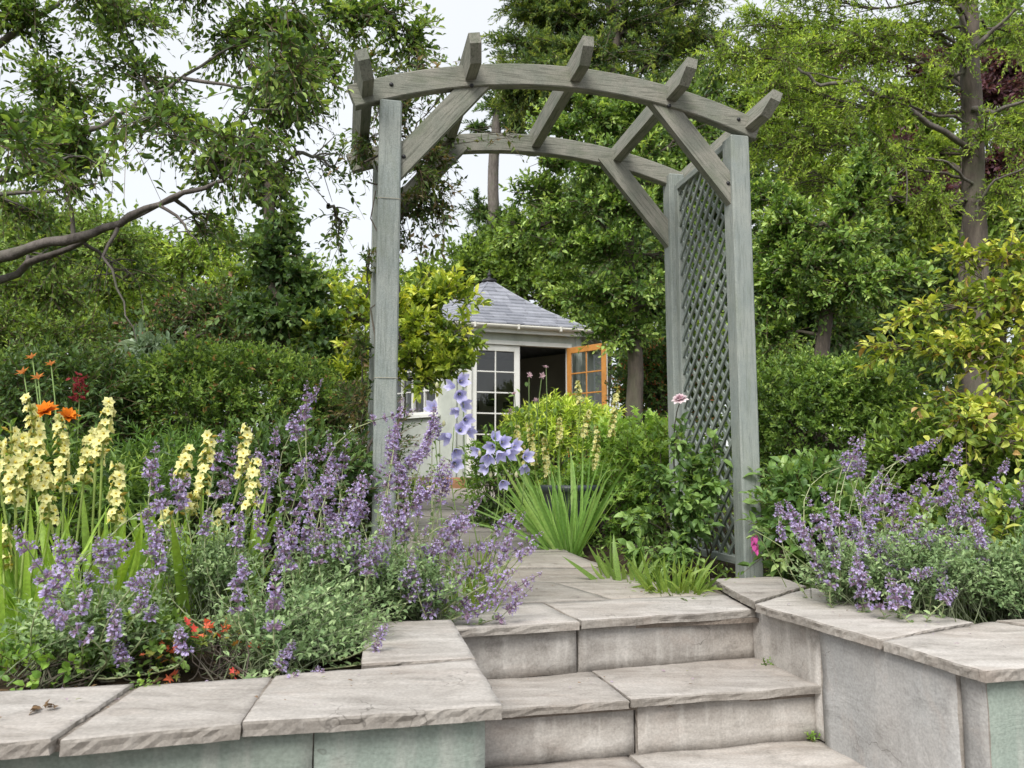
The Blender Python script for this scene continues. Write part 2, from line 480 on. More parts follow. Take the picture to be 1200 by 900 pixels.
def stone_mat(name, a, b, c_, streak_axis=None, paint=None, paint_amt=0.0, white=.35, bumps=.5, lichen=.3):
    """Riven sandstone: banded mottling, stains, fine cracks, pits."""
    m, nd, ln = new_mat(name)
    out = N(nd, 'ShaderNodeOutputMaterial')
    p = N(nd, 'ShaderNodeBsdfPrincipled', Roughness=.82)
    p.inputs['Specular IOR Level'].default_value = .25
    ge = N(nd, 'ShaderNodeTexCoord'); oi = N(nd, 'ShaderNodeObjectInfo')
    cb = N(nd, 'ShaderNodeCombineXYZ')
    mu = N(nd, 'ShaderNodeMath', operation='MULTIPLY'); mu.inputs[1].default_value = 17.0
    ln.new(oi.outputs['Random'], mu.inputs[0])
    for k in 'XY': ln.new(mu.outputs[0], cb.inputs[k])
    ad = N(nd, 'ShaderNodeVectorMath', operation='ADD')
    ln.new(ge.outputs['Object'], ad.inputs[0]); ln.new(cb.outputs[0], ad.inputs[1])
    vec = ad.outputs[0]
    mp = N(nd, 'ShaderNodeMapping')
    mp.inputs['Scale'].default_value = (1, 1, 1) if streak_axis is None else streak_axis
    mp.inputs['Rotation'].default_value = (0, 0, .3)
    ln.new(vec, mp.inputs['Vector'])
    n1 = N(nd, 'ShaderNodeTexNoise', Scale=4.5, Detail=9.0, Roughness=.62, Distortion=.6); ln.new(mp.outputs[0], n1.inputs['Vector'])
    r1 = ramp(nd, [(.3, a), (.5, b), (.7, c_)]); ln.new(n1.outputs['Fac'], r1.inputs['Fac'])
    c = r1.outputs['Color']
    # warm patches
    n2 = N(nd, 'ShaderNodeTexNoise', Scale=2.3, Detail=4.0, Roughness=.5); ln.new(vec, n2.inputs['Vector'])
    r2 = ramp(nd, [(.5, 0.0), (.75, .2)]); ln.new(n2.outputs['Fac'], r2.inputs['Fac'])
    c = mixc(nd, ln, c, (.40, .30, .225), r2.outputs['Color'])
    if paint is not None:
        n6 = N(nd, 'ShaderNodeTexNoise', Scale=9.0, Detail=8.0, Roughness=.7); ln.new(mp.outputs[0], n6.inputs['Vector'])
        r6 = ramp(nd, [(.3, paint_amt * .8), (.5, paint_amt)]); ln.new(n6.outputs['Fac'], r6.inputs['Fac'])
        c = mixc(nd, ln, c, paint, r6.outputs['Color'])
    # lime bloom / water streaks running down
    mp3 = N(nd, 'ShaderNodeMapping'); mp3.inputs['Scale'].default_value = (9, 9, 1.2)
    ln.new(vec, mp3.inputs['Vector'])
    n3 = N(nd, 'ShaderNodeTexNoise', Scale=2.2, Detail=5.0, Roughness=.55); ln.new(mp3.outputs[0], n3.inputs['Vector'])
    r3 = ramp(nd, [(.52, 0.0), (.66, white)]); ln.new(n3.outputs['Fac'], r3.inputs['Fac'])
    c = mixc(nd, ln, c, (.56, .54, .51), r3.outputs['Color'])
    # dark algae / dirt
    n4 = N(nd, 'ShaderNodeTexNoise', Scale=11.0, Detail=9.0, Roughness=.72); ln.new(vec, n4.inputs['Vector'])
    r4 = ramp(nd, [(.54, 0.0), (.72, lichen)]); ln.new(n4.outputs['Fac'], r4.inputs['Fac'])
    c = mixc(nd, ln, c, (.11, .10, .085), r4.outputs['Color'])
    # each slab its own tone
    rv = ramp(nd, [(0.0, (.86, .84, .82)), (.5, (1.0, 1.0, 1.0)), (1.0, (1.10, 1.09, 1.08))]); ln.new(oi.outputs['Random'], rv.inputs['Fac'])
    c = mixc(nd, ln, c, rv.outputs['Color'], 1.0, 'MULTIPLY')
    # rust and pink bands
    mp9 = N(nd, 'ShaderNodeMapping'); mp9.inputs['Scale'].default_value = (1.0, 3.0, 2.0); mp9.inputs['Rotation'].default_value = (0, 0, .7)
    ln.new(vec, mp9.inputs['Vector'])
    n9 = N(nd, 'ShaderNodeTexNoise', Scale=3.2, Detail=6.0, Roughness=.6, Distortion=1.0); ln.new(mp9.outputs[0], n9.inputs['Vector'])
    r9 = ramp(nd, [(.55, 0.0), (.70, .17)]); ln.new(n9.outputs['Fac'], r9.inputs['Fac'])
    c = mixc(nd, ln, c, (.44, .33, .27), r9.outputs['Color'])
    # fine speckle
    n5 = N(nd, 'ShaderNodeTexNoise', Scale=160.0, Detail=3.0); ln.new(vec, n5.inputs['Vector'])
    r5 = ramp(nd, [(.3, .86), (.7, 1.13)]); ln.new(n5.outputs['Fac'], r5.inputs['Fac'])
    c = mixc(nd, ln, c, r5.outputs['Color'], 1.0, 'MULTIPLY')
    # cracks
    vo = N(nd, 'ShaderNodeTexVoronoi', feature='DISTANCE_TO_EDGE', Scale=1.7)
    dm = N(nd, 'ShaderNodeVectorMath', operation='ADD')
    nc = N(nd, 'ShaderNodeTexNoise', Scale=5.0, Detail=4.0); ln.new(vec, nc.inputs['Vector'])
    ln.new(vec, dm.inputs[0]); ln.new(nc.outputs['Color'], dm.inputs[1]); ln.new(dm.outputs[0], vo.inputs['Vector'])
    rc = ramp(nd, [(.0, .75), (.006, 0.0)]); ln.new(vo.outputs['Distance'], rc.inputs['Fac'])
    nm = N(nd, 'ShaderNodeTexNoise', Scale=3.0); ln.new(vec, nm.inputs['Vector'])
    rm = ramp(nd, [(.52, 0.0), (.6, 1.0)]); ln.new(nm.outputs['Fac'], rm.inputs['Fac'])
    mm = N(nd, 'ShaderNodeMath', operation='MULTIPLY'); ln.new(rc.outputs['Color'], mm.inputs[0]); ln.new(rm.outputs['Color'], mm.inputs[1])
    c = mixc(nd, ln, c, (.09, .08, .07), mm.outputs[0])
    ln.new(c, p.inputs['Base Color'])
    b1 = N(nd, 'ShaderNodeBump', Strength=bumps, Distance=.012); ln.new(n1.outputs['Fac'], b1.inputs['Height'])
    b2 = N(nd, 'ShaderNodeBump', Strength=bumps * .7, Distance=.003)
    n7 = N(nd, 'ShaderNodeTexNoise', Scale=60.0, Detail=6.0, Roughness=.7); ln.new(mp.outputs[0], n7.inputs['Vector'])
    ln.new(n7.outputs['Fac'], b2.inputs['Height']); ln.new(b1.outputs[0], b2.inputs['Normal'])
    ln.new(b2.outputs[0], p.inputs['Normal'])
    ln.new(p.outputs[0], out.inputs['Surface'])
    return m
M['stone_top'] = stone_mat('stone_top', (.32, .297, .272), (.45, .422, .392), (.56, .533, .502), (1, 3.5, 1), white=.2, lichen=.4)
M['stone_path'] = stone_mat('stone_path', (.27, .245, .215), (.35, .322, .285), (.43, .40, .36), (1, 3, 1), white=.15, lichen=.5)
M['stone_face'] = stone_mat('stone_face', (.27, .25, .228), (.39, .368, .342), (.48, .46, .435), (1, 1, 2.2), white=.62, lichen=.6)
M['stone_grey'] = stone_mat('stone_grey', (.31, .31, .305), (.40, .40, .395), (.49, .49, .485), (1, 1, 1.6), white=.16, lichen=.32, bumps=.8)
M['stone_green'] = stone_mat('stone_green', (.24, .26, .24), (.30, .32, .30), (.36, .38, .35), (1, 1, 2.6), paint=(.275, .33, .29), paint_amt=.92, white=.25, lichen=.22, bumps=.6)
M['stone_edge'] = stone_mat('stone_edge', (.20, .182, .162), (.31, .286, .258), (.41, .385, .352), (1, 1, 1), white=.2, lichen=.6, bumps=1.0)
M['mortar'] = simple('mortar', (.23, .195, .165), .95, .1, .35, 30, .8, 90)
M['mortar_light'] = simple('mortar_light', (.33, .29, .25), .95, .1, .45, 60, 1.0, 120, (.14, .11, .09), .7)
M['soil'] = simple('soil', (.045, .033, .023), 1.0, .1, .5, 18, 1.0, 60, (.09, .065, .04), .7)
M['ground'] = simple('ground', (.05, .05, .028), 1.0, .1, .5, 3, 1.0, 40, (.035, .06, .02), .8)
M['white'] = simple('white_paint', (.84, .84, .80), .45, .4, .05, 5, .05, 60, (.45, .43, .36), .35)
M['cream'] = simple('cream_gutter', (.78, .76, .69), .4, .45, .06, 5, .0, 60, (.4, .37, .3), .4)
M['sage'] = simple('sage_paint', (.52, .55, .50), .6, .3, .07, 6, .1, 50, (.24, .27, .22), .4)
M['timber_orange'] = simple('varnished_timber', (.52, .23, .055), .38, .5, .2, 12, .1, 60)
M['interior'] = simple('interior_wall', (.46, .44, .39), .8, .2, .1, 3)
M['interior_floor'] = simple('interior_floor', (.20, .15, .10), .6, .3, .2, 5)
M['dark_iron'] = simple('dark_iron', (.02, .02, .022), .5, .5, .2, 8)
M['pot_glaze'] = simple('pot_glaze', (.055, .066, .08), .32, .5, .25, 9, .15, 30, (.12, .12, .11), .5)
M['brick'] = simple('brick', (.33, .18, .10), .85, .2, .25, 14, .6, 50)
M['pale_block'] = simple('pale_block', (.5, .42, .33), .85, .2, .12, 10, .4, 50)
M['picture'] = simple('picture_print', (.10, .10, .11), .5, .3, .6, 9)
M['tie'] = simple('garden_tie', (.45, .42, .33), .8, .2, .1, 20)
M['dead_leaf'] = simple('dead_leaf', (.17, .11, .06), .9, .2, .4, 40)
M['slate'] = None
def slate_mat():
    m, nd, ln = new_mat('slate')
    out = N(nd, 'ShaderNodeOutputMaterial')
    p = N(nd, 'ShaderNodeBsdfPrincipled', Roughness=.5)
    oi = N(nd, 'ShaderNodeObjectInfo')
    tc = N(nd, 'ShaderNodeTexCoord')
    ns = N(nd, 'ShaderNodeTexNoise', Scale=9.0, Detail=6.0, Roughness=.65); ln.new(tc.outputs['Object'], ns.inputs['Vector'])
    r = ramp(nd, [(.0, (.23, .24, .28)), (1.0, (.36, .37, .42))]); ln.new(oi.outputs['Random'], r.inputs['Fac'])
    r2 = ramp(nd, [(.3, .8), (.7, 1.2)]); ln.new(ns.outputs['Fac'], r2.inputs['Fac'])
    c = mixc(nd, ln, r.outputs['Color'], r2.outputs['Color'], 1.0, 'MULTIPLY')
    ln.new(c, p.inputs['Base Color'])
    bp = N(nd, 'ShaderNodeBump', Strength=.3, Distance=.01); ln.new(ns.outputs['Fac'], bp.inputs['Height']); ln.new(bp.outputs[0], p.inputs['Normal'])
    ln.new(p.outputs[0], out.inputs['Surface'])
    return m
M['slate'] = slate_mat()
def glass_mat():
    m, nd, ln = new_mat('window_glass')
    out = N(nd, 'ShaderNodeOutputMaterial')
    tr = N(nd, 'ShaderNodeBsdfTransparent', Color=(.82, .85, .84, 1))
    gl = N(nd, 'ShaderNodeBsdfGlossy', Roughness=.02)
    fr = N(nd, 'ShaderNodeFresnel', IOR=1.5)
    ad = N(nd, 'ShaderNodeMath', operation='ADD'); ad.inputs[1].default_value = .05
    ln.new(fr.outputs[0], ad.inputs[0])
    ms = N(nd, 'ShaderNodeMixShader'); ln.new(ad.outputs[0], ms.inputs[0])
    ln.new(tr.outputs[0], ms.inputs[1]); ln.new(gl.outputs[0], ms.inputs[2])
    ln.new(ms.outputs[0], out.inputs['Surface'])
    return m
M['glass'] = glass_mat()
# ------------------------------------------------------------------ ground, path, steps, walls
PATH_C = np.array([(.277, 2.53, .50), (-.03, 3.45, .50), (-.25, 4.4, .46), (-.40, 6.0, .43), (-.47, 8.0, .42), (-.42, 10.9, .45)])
def path_at(y):
    return np.interp(y, PATH_C[:, 1], PATH_C[:, 0]), np.interp(y, PATH_C[:, 1], PATH_C[:, 2])
def path_z(y):
    return float(np.interp(y, [3.2, 11.0], [0.0, .27]))
def soil_z(x, y):
    """Height of the planted beds and the garden behind them."""
    u, v = to_uv(x, y)
    z = -.035 + float(np.interp(v, [3, 11, 25, 60], [0, .27, .6, .8]))
    z += .03 * noise.noise(Vector((x * 1.7, y * 1.7, 0))) + .012 * noise.noise(Vector((x * 7, y * 7, 3)))
    return z

def make_ground():
    us = np.concatenate([[-160, -90, -50, -30, -20, -14, -10, -7.5], np.arange(-6, 6.01, .09), [7.5, 10, 14, 20, 30, 50, 90, 160]])
    vs_ = np.concatenate([[-60, -25, -10, -4, -1], np.arange(-.4, 6.0, .09), np.arange(6.1, 14, .3), [15, 17, 20, 25, 32, 45, 70, 120, 220]])
    V = []
    for v in vs_:
        for u in us:
            x, y, _ = UV(u, v)
            low = v < 1.56 or (.2 < u < 1.52 and v < 2.5)
            z = -.6 if low else soil_z(x, y)
            if not low and v > 2.3 and y < 11.2:
                cx, hw = path_at(y)
                if abs(x - cx) < hw + .06: z = path_z(y) - .075
            V.append((x, y, z))
    nu = len(us)
    i, j = np.meshgrid(np.arange(len(vs_) - 1), np.arange(nu - 1), indexing='ij'); i, j = i.ravel(), j.ravel()
    f = np.stack([i * nu + j, i * nu + j + 1, (i + 1) * nu + j + 1, (i + 1) * nu + j], -1)
    g = MB().add(V, f).build('ground', M['soil'], smooth=True)
    tag(g, kind='structure')
make_ground()

def slab(c00, c10, c11, c01, thick, res=.03, edge=.006, relief=.003, seed=0.0, drop=None, round_=.001):
    """A riven stone slab: c** are the four corners of its face, seen counter-clockwise; it is `thick` deep."""
    c00, c10, c11, c01 = (np.array(c, float) for c in (c00, c10, c11, c01))
    nrm = nz(np.cross(c10 - c00, c01 - c00))
    nx = max(3, int(np.linalg.norm(c10 - c00) / res)); ny = max(3, int(np.linalg.norm(c01 - c00) / res))
    S, T = np.meshgrid(np.linspace(0, 1, nx + 1), np.linspace(0, 1, ny + 1), indexing='ij')
    P = ((1 - S) * (1 - T))[..., None] * c00 + (S * (1 - T))[..., None] * c10 + (S * T)[..., None] * c11 + ((1 - S) * T)[..., None] * c01
    cen = P.mean((0, 1))
    out = P.copy(); rim = []
    for i in range(nx + 1):
        for j in range(ny + 1):
            q = Vector(P[i, j] * 6.0) + Vector((seed * 7.3, seed * 3.1, 0))
            h = noise.noise(q) * relief + noise.noise(q * 4.0) * relief * .35
            e = i in (0, nx) or j in (0, ny)
            if e: h -= round_
            out[i, j] = P[i, j] + nrm * h
            if e:
                w = .3 * noise.noise(q * 1.5 + Vector((9, 1, 4))) + .5 * noise.noise(q * 6.0) + .6 * noise.noise(q * 14.0)
                out[i, j] += nz(P[i, j] - cen - nrm * np.dot(P[i, j] - cen, nrm)) * (w - .05) * edge * .5
    idx = lambda i, j: i * (ny + 1) + j
    ring = [(i, 0) for i in range(nx)] + [(nx, j) for j in range(ny)] + [(i, ny) for i in range(nx, 0, -1)] + [(0, j) for j in range(ny, 0, -1)]
    V = [p for p in out.reshape(-1, 3)]
    nr = len(ring); base = len(V)
    for lvl, (dep, amp) in enumerate(((.18, .9), (.6, 1.2), (1.0, .5))):
        for (i, j) in ring:
            p = out[i, j]; o_ = nz(P[i, j] - cen - nrm * np.dot(P[i, j] - cen, nrm))
            q = Vector(P[i, j] * 70.0) + Vector((lvl * 3.7 + seed, 0, lvl * 5.0))
            V.append(p - nrm * (thick * dep) + o_ * (.35 * edge * (lvl == 0) + (noise.noise(q) + .6 * noise.noise(q * 2.7)) * edge * amp * 1.0))
    i, j = np.meshgrid(np.arange(nx), np.arange(ny), indexing='ij'); i, j = i.ravel(), j.ravel()
    F = [np.stack([idx(i, j), idx(i + 1, j), idx(i + 1, j + 1), idx(i, j + 1)], -1)]
    ri = np.array([idx(a, b) for a, b in ring]); k = np.arange(nr); k2 = (k + 1) % nr
    F.append(np.stack([ri[k2], ri[k], base + k, base + k2], -1))
    for lvl in range(2):
        b0 = base + lvl * nr; b1 = b0 + nr
        F.append(np.stack([b0 + k2, b0 + k, b1 + k, b1 + k2], -1))
    V.append(cen - nrm * thick)
    F.append(np.stack([base + 2 * nr + k2, base + 2 * nr + k, np.full(nr, len(V) - 1)], -1))
    mb_ = MB().add(np.array(V), F)
    mb_.smooth_n = nx * ny                        # only the face itself is shaded smooth
    return mb_

_sd_n = [0]
def stone(name, parent, mat, c, thick, **kw):
    _sd_n[0] += 1
    mb_ = slab(*c, thick, seed=_sd_n[0] * 1.37, **kw)
    o = mb_.build(name, mat, parent)
    fl = np.zeros(len(o.data.polygons), bool); fl[:mb_.smooth_n] = True
    o.data.polygons.foreach_set('use_smooth', fl)
    o.data.materials.append(M['stone_edge'])
    o.data.polygons.foreach_set('material_index', (~fl).astype(np.int32))
    return o

# path of paving slabs
path = thing('path', None, None, kind='structure')
rows = [(UV(.35, 2.245), UV(1.365, 2.345)), (UV(.27, 2.60), UV(1.43, 2.66))]
for y in (3.22, 3.62, 4.12, 4.55, 5.1, 5.6, 6.2, 6.8, 7.5, 8.2, 9.0, 9.8, 10.7):
    cx, hw = path_at(y)
    skew = .10 * math.sin(y * 3.1)
    rows.append((np.array([cx - hw, y - skew * .5 - .09 * (y < 4), 0]), np.array([cx + hw, y + skew * .5 + .06 * (y < 4), 0])))
def lift(p, dz=0.0):
    return np.array([p[0], p[1], path_z(p[1]) + dz])
for r in range(len(rows) - 1):
    (l0, r0), (l1, r1) = rows[r], rows[r + 1]
    cuts = {0: [.40], 1: [.62], 2: [.33], 3: [.55]}.get(r, [random.uniform(.35, .65)] if r % 2 else [])
    ts = [0] + cuts + [1]
    g = .004
    for a, b in zip(ts[:-1], ts[1:]):
        L = lambda p, q, t: lift(p + (np.array(q) - p) * t)
        d_ = nz((l1 - l0))
        ga, gb = (g if a > 0 else 0), (g if b < 1 else 0)
        c = [L(l0, r0, a + ga) + d_ * g * (r > 0), L(l0, r0, b - gb) + d_ * g * (r > 0), L(l1, r1, b - gb) - d_ * g, L(l1, r1, a + ga) - d_ * g]
        dz = random.uniform(-.004, .004)
        c = [p + np.array([0, 0, dz]) for p in c]
        stone('paving_slab', path, M['stone_path'] if r > 0 else M['stone_top'], c, .024, edge=.004 if r else .006, relief=.004, res=.035 if r < 5 else .08)
mb = MB()
pts = []
for (l, r) in rows:
    pts += [lift(l, -.014), lift(r, -.014)]
k = np.arange(len(rows) - 1)
mb.add(np.array(pts), np.stack([2 * k, 2 * k + 1, 2 * k + 3, 2 * k + 2], -1))
mb.build('mortar_bed', M['mortar'], path)

# steps: risers and treads of the same stone, two slabs wide
steps = thing('steps', None, None, kind='structure')
Z1, Z2 = -.155, -.305
def quad_u(u0, u1, v0, v1, z, sk=0.0):
    return [UV(u0, v0, z), UV(u1, v0 + sk, z), UV(u1, v1 + sk, z), UV(u0, v1, z)]
def face_front(u0, u1, v, zb, zt, v1=None):
    v1 = v if v1 is None else v1
    return [UV(u0, v, zb), UV(u1, v1, zb), UV(u1, v1, zt), UV(u0, v, zt)]
stone('tread', steps, M['stone_top'], quad_u(.30, .798, 2.02, 2.36, Z1), .021, edge=.005, relief=.004)
stone('tread', steps, M['stone_top'], quad_u(.803, 1.375, 2.015, 2.375, Z1 + .003), .021, edge=.005, relief=.004)
stone('riser', steps, M['stone_face'], face_front(.30, .752, 2.285, Z1 - .0, -.026, 2.315), .05, edge=.004, relief=.004)
stone('riser', steps, M['stone_face'], face_front(.760, 1.378, 2.316, Z1 - .0, -.026, 2.366), .05, edge=.004, relief=.005)
stone('riser', steps, M['stone_face'], face_front(.30, .824, 2.046, Z2 - .0, Z1 - .024, 2.050), .05, edge=.004, relief=.004)
stone('riser', steps, M['stone_face'], face_front(.832, 1.378, 2.042, Z2 - .0, Z1 - .021, 2.048), .05, edge=.004, relief=.006)
stone('paving_slab', steps, M['stone_top'], quad_u(.30, .803, 1.44, 2.055, Z2 + .001), .05, edge=.006, relief=.005)
stone('paving_slab', steps, M['stone_top'], quad_u(.812, 1.375, 1.40, 2.06, Z2 + .002), .05, edge=.006, relief=.005)
for a, b, c_, d_ in ((.2, .78, .7, 1.39), (.795, 1.5, .75, 1.385), (1.51, 2.3, .75, 1.38), (-.5, .185, .7, 1.38)):
    stone('paving_slab', steps, M['stone_top'], quad_u(a, b, c_, d_, Z2 - .004), .05, edge=.006, relief=.004, res=.06)
m = MB()
def ubox(mb, u0, u1, v0, v1, z0, z1):
    V = [UV(u, v, z) for z in (z0, z1) for (u, v) in ((u0, v0), (u1, v0), (u1, v1), (u0, v1))]
    mb.add(np.array(V), np.array([(0,3,2,1),(4,5,6,7),(0,1,5,4),(1,2,6,5),(2,3,7,6),(3,0,4,7)]))
ubox(m, .36, 1.39, 2.42, 2.9, -.6, -.030)
ubox(m, .31, 1.39, 2.10, 2.415, -.6, Z1 - .023)
ubox(m, -.6, 2.4, .6, 2.085, -.62, Z2 - .016)
m.build('mortar_bed', M['mortar'], steps)
m = MB()
for (u0, u1, v) in ((.30, 1.38, 2.056), (.30, 1.38, 2.345)):
    zb = Z1 - .034 if v < 2.2 else -.038
    ubox(m, u0, u1, v - .012, v + .02, zb, zb + .014)
m.build('mortar_joint', M['mortar'], steps)

# left retaining wall
WV = 1.438                                     # front plane of both walls
wl_ = thing('retaining_wall', 'low sage painted garden wall with sandstone coping left of the steps', 'garden wall', UV(.1, 1.55, -.3))
CT, CZ = .024, .032
def coping(parent, q, z=CZ, mat='stone_top', **kw):
    return stone('coping_stone', parent, M[mat], [UV(u, v, z + dz) for (u, v, dz) in [(a if len(a) == 3 else (*a, 0)) for a in q]], CT, **{**dict(edge=.005, relief=.003, res=.014), **kw})
coping(wl_, [(-.112, 1.410), (.318, 1.402), (.335, 1.752), (-.076, 1.705)])
coping(wl_, [(-.376, 1.394), (-.116, 1.406), (-.084, 1.712), (-.322, 1.70)], z=CZ - .003)
coping(wl_, [(-.86, 1.37), (-.388, 1.386), (-.338, 1.70), (-.84, 1.69)], z=CZ + .002)
coping(wl_, [(-1.4, 1.37), (-.875, 1.37), (-.855, 1.69), (-1.4, 1.69)], z=CZ)
coping(wl_, [(.095, 1.757), (.338, 1.758), (.362, 2.235), (.13, 2.24)], z=CZ + .001, edge=.006)
stone('facing_stone', wl_, M['stone_green'], face_front(.002, .296, WV, -.5, CZ - CT + .002), .06, edge=.003, relief=.006)
stone('facing_stone', wl_, M['stone_green'], face_front(-.62, -.0005, WV - .002, -.5, CZ - CT + .002), .06, edge=.003, relief=.006)
stone('facing_stone', wl_, M['stone_green'], face_front(-1.4, -.63, WV, -.5, CZ - CT + .002), .06, edge=.003, relief=.006)
stone('facing_stone', wl_, M['stone_face'], [UV(.299, WV + .004, -.5), UV(.299, 2.28, -.5), UV(.299, 2.28, CZ - CT + .001), UV(.299, WV + .004, CZ - CT + .001)], .06, edge=.003, relief=.005)
m = MB()
ubox(m, -1.4, .27, WV + .04, 1.66, -.6, CZ - CT - .002)
ubox(m, .14, .27, 1.6, 2.3, -.6, CZ - CT - .003)
m.build('wall_core', M['mortar'], wl_)
m = MB(); ubox(m, -.125, -.070, 1.425, 1.70, CZ - CT - .001, CZ - .005)
m.build('mortar_joint', M['mortar_light'], wl_)
m = MB(); ubox(m, -.395, -.315, 1.405, 1.69, CZ - CT - .001, CZ - .006)
m.build('mortar_joint', M['mortar_light'], wl_)

# right retaining wall
wr_ = thing('retaining_wall', 'low grey stone garden wall with sandstone coping right of the steps', 'garden wall', UV(1.6, 1.7, -.3))
coping(wr_, [(1.325, 2.285), (1.685, 2.555), (1.73, 2.80), (1.452, 2.81)], z=CZ + .004)
coping(wr_, [(1.332, 1.722), (1.735, 1.86), (1.70, 2.545), (1.32, 2.270)], z=CZ)
coping(wr_, [(1.338, 1.410), (1.93, 1.425), (1.80, 1.862), (1.335, 1.712)], z=CZ - .002)
coping(wr_, [(1.945, 1.425), (2.6, 1.43), (2.6, 1.80), (1.815, 1.86)], z=CZ + .002)
stone('facing_stone', wr_, M['stone_face'], [UV(1.366, 2.40, -.30), UV(1.362, 2.012, -.30), UV(1.362, 2.012, CZ - CT + .001), UV(1.366, 2.40, CZ - CT + .001)], .05, edge=.004, relief=.006)
stone('facing_stone', wr_, M['stone_grey'], [UV(1.358, 2.002, -.5), UV(1.360, 1.515, -.5), UV(1.360, 1.515, CZ - CT + .001), UV(1.358, 2.002, CZ - CT + .001)], .05, edge=.004, relief=.009)
stone('facing_stone', wr_, M['stone_grey'], [UV(1.362, 1.508, -.5), UV(1.362, WV + .002, -.5), UV(1.362, WV + .002, CZ - CT + .001), UV(1.362, 1.508, CZ - CT + .001)], .05, edge=.004, relief=.004)
stone('facing_stone', wr_, M['stone_green'], face_front(1.366, 1.95, WV, -.5, CZ - CT + .001), .05, edge=.003, relief=.006)
stone('facing_stone', wr_, M['stone_green'], face_front(1.955, 2.6, WV, -.5, CZ - CT + .001), .05, edge=.003, relief=.006)
m = MB()
ubox(m, 1.42, 2.6, WV + .035, 1.80, -.6, CZ - CT - .004)
ubox(m, 1.42, 1.68, 1.75, 2.76, -.6, CZ - CT - .005)
m.build('wall_core', M['mortar'], wr_)
# rough mortar in the corner between the riser, the wall and the rear coping
# ------------------------------------------------------------------ garden arch
FL = np.array([-.497, 3.10]); FR = np.array([1.003, 3.42])
AW = float(np.linalg.norm(FR - FL)); AANG = math.atan2(FR[1] - FL[1], FR[0] - FL[0])
AD = .68
arch = thing('garden_arch', 'weathered grey green timber garden arch with curved beams and lattice sides above the steps', 'garden arch',
             (*((FL + FR) / 2), 0), AANG)
HW = AW / 2; PT = 1.955; PS = .088
def timber(name, length, w, h, loc, rot, mat, parent=arch, bev=.004, seg=1):
    """A bevelled timber lying along its local X."""
    o = link(name, MB().box(0, 0, 0, length, w, h, bevel=bev).mesh(name, M[mat]), parent, loc, rot)
    return o
def arch_world(x, y, z):
    c, s = math.cos(AANG), math.sin(AANG)
    m_ = (FL + FR) / 2
    return np.array([m_[0] + x * c - y * s, m_[1] + x * s + y * c, z])
for (x, y, top) in ((-HW, 0, PT - .022), (HW, 0, PT - .03), (-HW, AD, PT - .01), (HW, AD, PT + .05)):
    timber('post', top + .25, PS, PS, (x, y, (top - .25) / 2), (0, -math.pi / 2, 0), 'timber_post', bev=.006)
# curved beams
def arc_beam(y, name='arched_beam'):
    sag, half = .172, HW + .14
    R = (half ** 2 + sag ** 2) / (2 * sag)
    zc = PT - .012 + sag - R
    amax = math.asin(half / R)
    n = 28; hh = .047; dd = .023; b = .004
    V, sec = [], [(-dd + b, -hh), (dd - b, -hh), (dd, -hh + b), (dd, hh - b), (dd - b, hh), (-dd + b, hh), (-dd, hh - b), (-dd, -hh + b)]
    for i in range(n + 1):
        a = -amax * 1.02 + 2 * amax * .985 * i / n
        for (yy, rr) in sec:
            V.append((math.sin(a) * (R + rr), y + yy, zc + math.cos(a) * (R + rr)))
    s = len(sec)
    i, j = np.meshgrid(np.arange(n), np.arange(s), indexing='ij'); i, j = i.ravel(), j.ravel(); j2 = (j + 1) % s
    F = [np.stack([i * s + j, (i + 1) * s + j, (i + 1) * s + j2, i * s + j2], -1)]
    F.append(np.array([list(range(s))])); F.append(np.array([[n * s + q for q in range(s)][::-1]]))
    o = MB().add(np.array(V), F).build(name, M['timber_beam'], None)
    o.parent = arch
    return R, zc
RA, ZC = arc_beam(-.012)
arc_beam(AD + .012)
# cross rafters, tilted with the curve and cut at a slant on both ends
def rafter_mesh(L0, L1):
    w, h = .046, .098
    c = .055
    prof = [(-L0 + c, -h / 2), (L1 - c, -h / 2), (L1, -h / 2 + c), (L1, h / 2), (-L0, h / 2), (-L0, -h / 2 + c)]
    V = [(p[0], -w / 2, p[1]) for p in prof] + [(p[0], w / 2, p[1]) for p in prof]
    k = len(prof); q = np.arange(k); q2 = (q + 1) % k
    F = [np.array([list(range(k))]), np.array([list(range(2 * k - 1, k - 1, -1))]), np.stack([q2, q, q + k, q2 + k], -1)]
    return MB().add(np.array(V), F).mesh('rafter', M['timber_beam'])
for xx in (-.868, -.445, .01, .45, .825):
    a = math.asin(xx / RA)
    r = RA + .030
    o = link('rafter', rafter_mesh(.225, AD + .165), arch, (math.sin(a) * r, 0, ZC + math.cos(a) * r))
    o.rotation_euler = (Matrix.Rotation(a, 3, 'Y') @ Matrix.Rotation(math.pi / 2, 3, 'Z')).to_euler()
# diagonal braces from the posts to the beams
def brace(xp, sgn, y):
    p0 = Vector((xp + sgn * .030, y, PT - .285)); p1 = Vector((xp + sgn * .36, y, PT + .105))
    d = p1 - p0; L = d.length
    w, h = .042, .095
    ang = math.atan2(d.z, d.x)
    tx = h / 2 * .9
    prof = [(-.02 + tx * -1, -h / 2), (L + tx, -h / 2), (L - tx, h / 2), (-.02 + tx, h / 2)] if sgn > 0 else [(-.02 + tx, -h / 2), (L - tx, -h / 2), (L + tx, h / 2), (-.02 - tx, h / 2)]
    V = [(p[0], -w / 2, p[1]) for p in prof] + [(p[0], w / 2, p[1]) for p in prof]
    F = [np.array([(0,1,2,3)]), np.array([(7,6,5,4)]), np.array([(1,0,4,5),(2,1,5,6),(3,2,6,7),(0,3,7,4)])]
    o = link('brace', MB().add(np.array(V), F).mesh('brace', M['timber_beam']), arch, p0)
    o.rotation_euler = (0, -ang, 0)
for y in (-.003, AD + .003):
    brace(-HW, 1, y); brace(HW, -1, y)
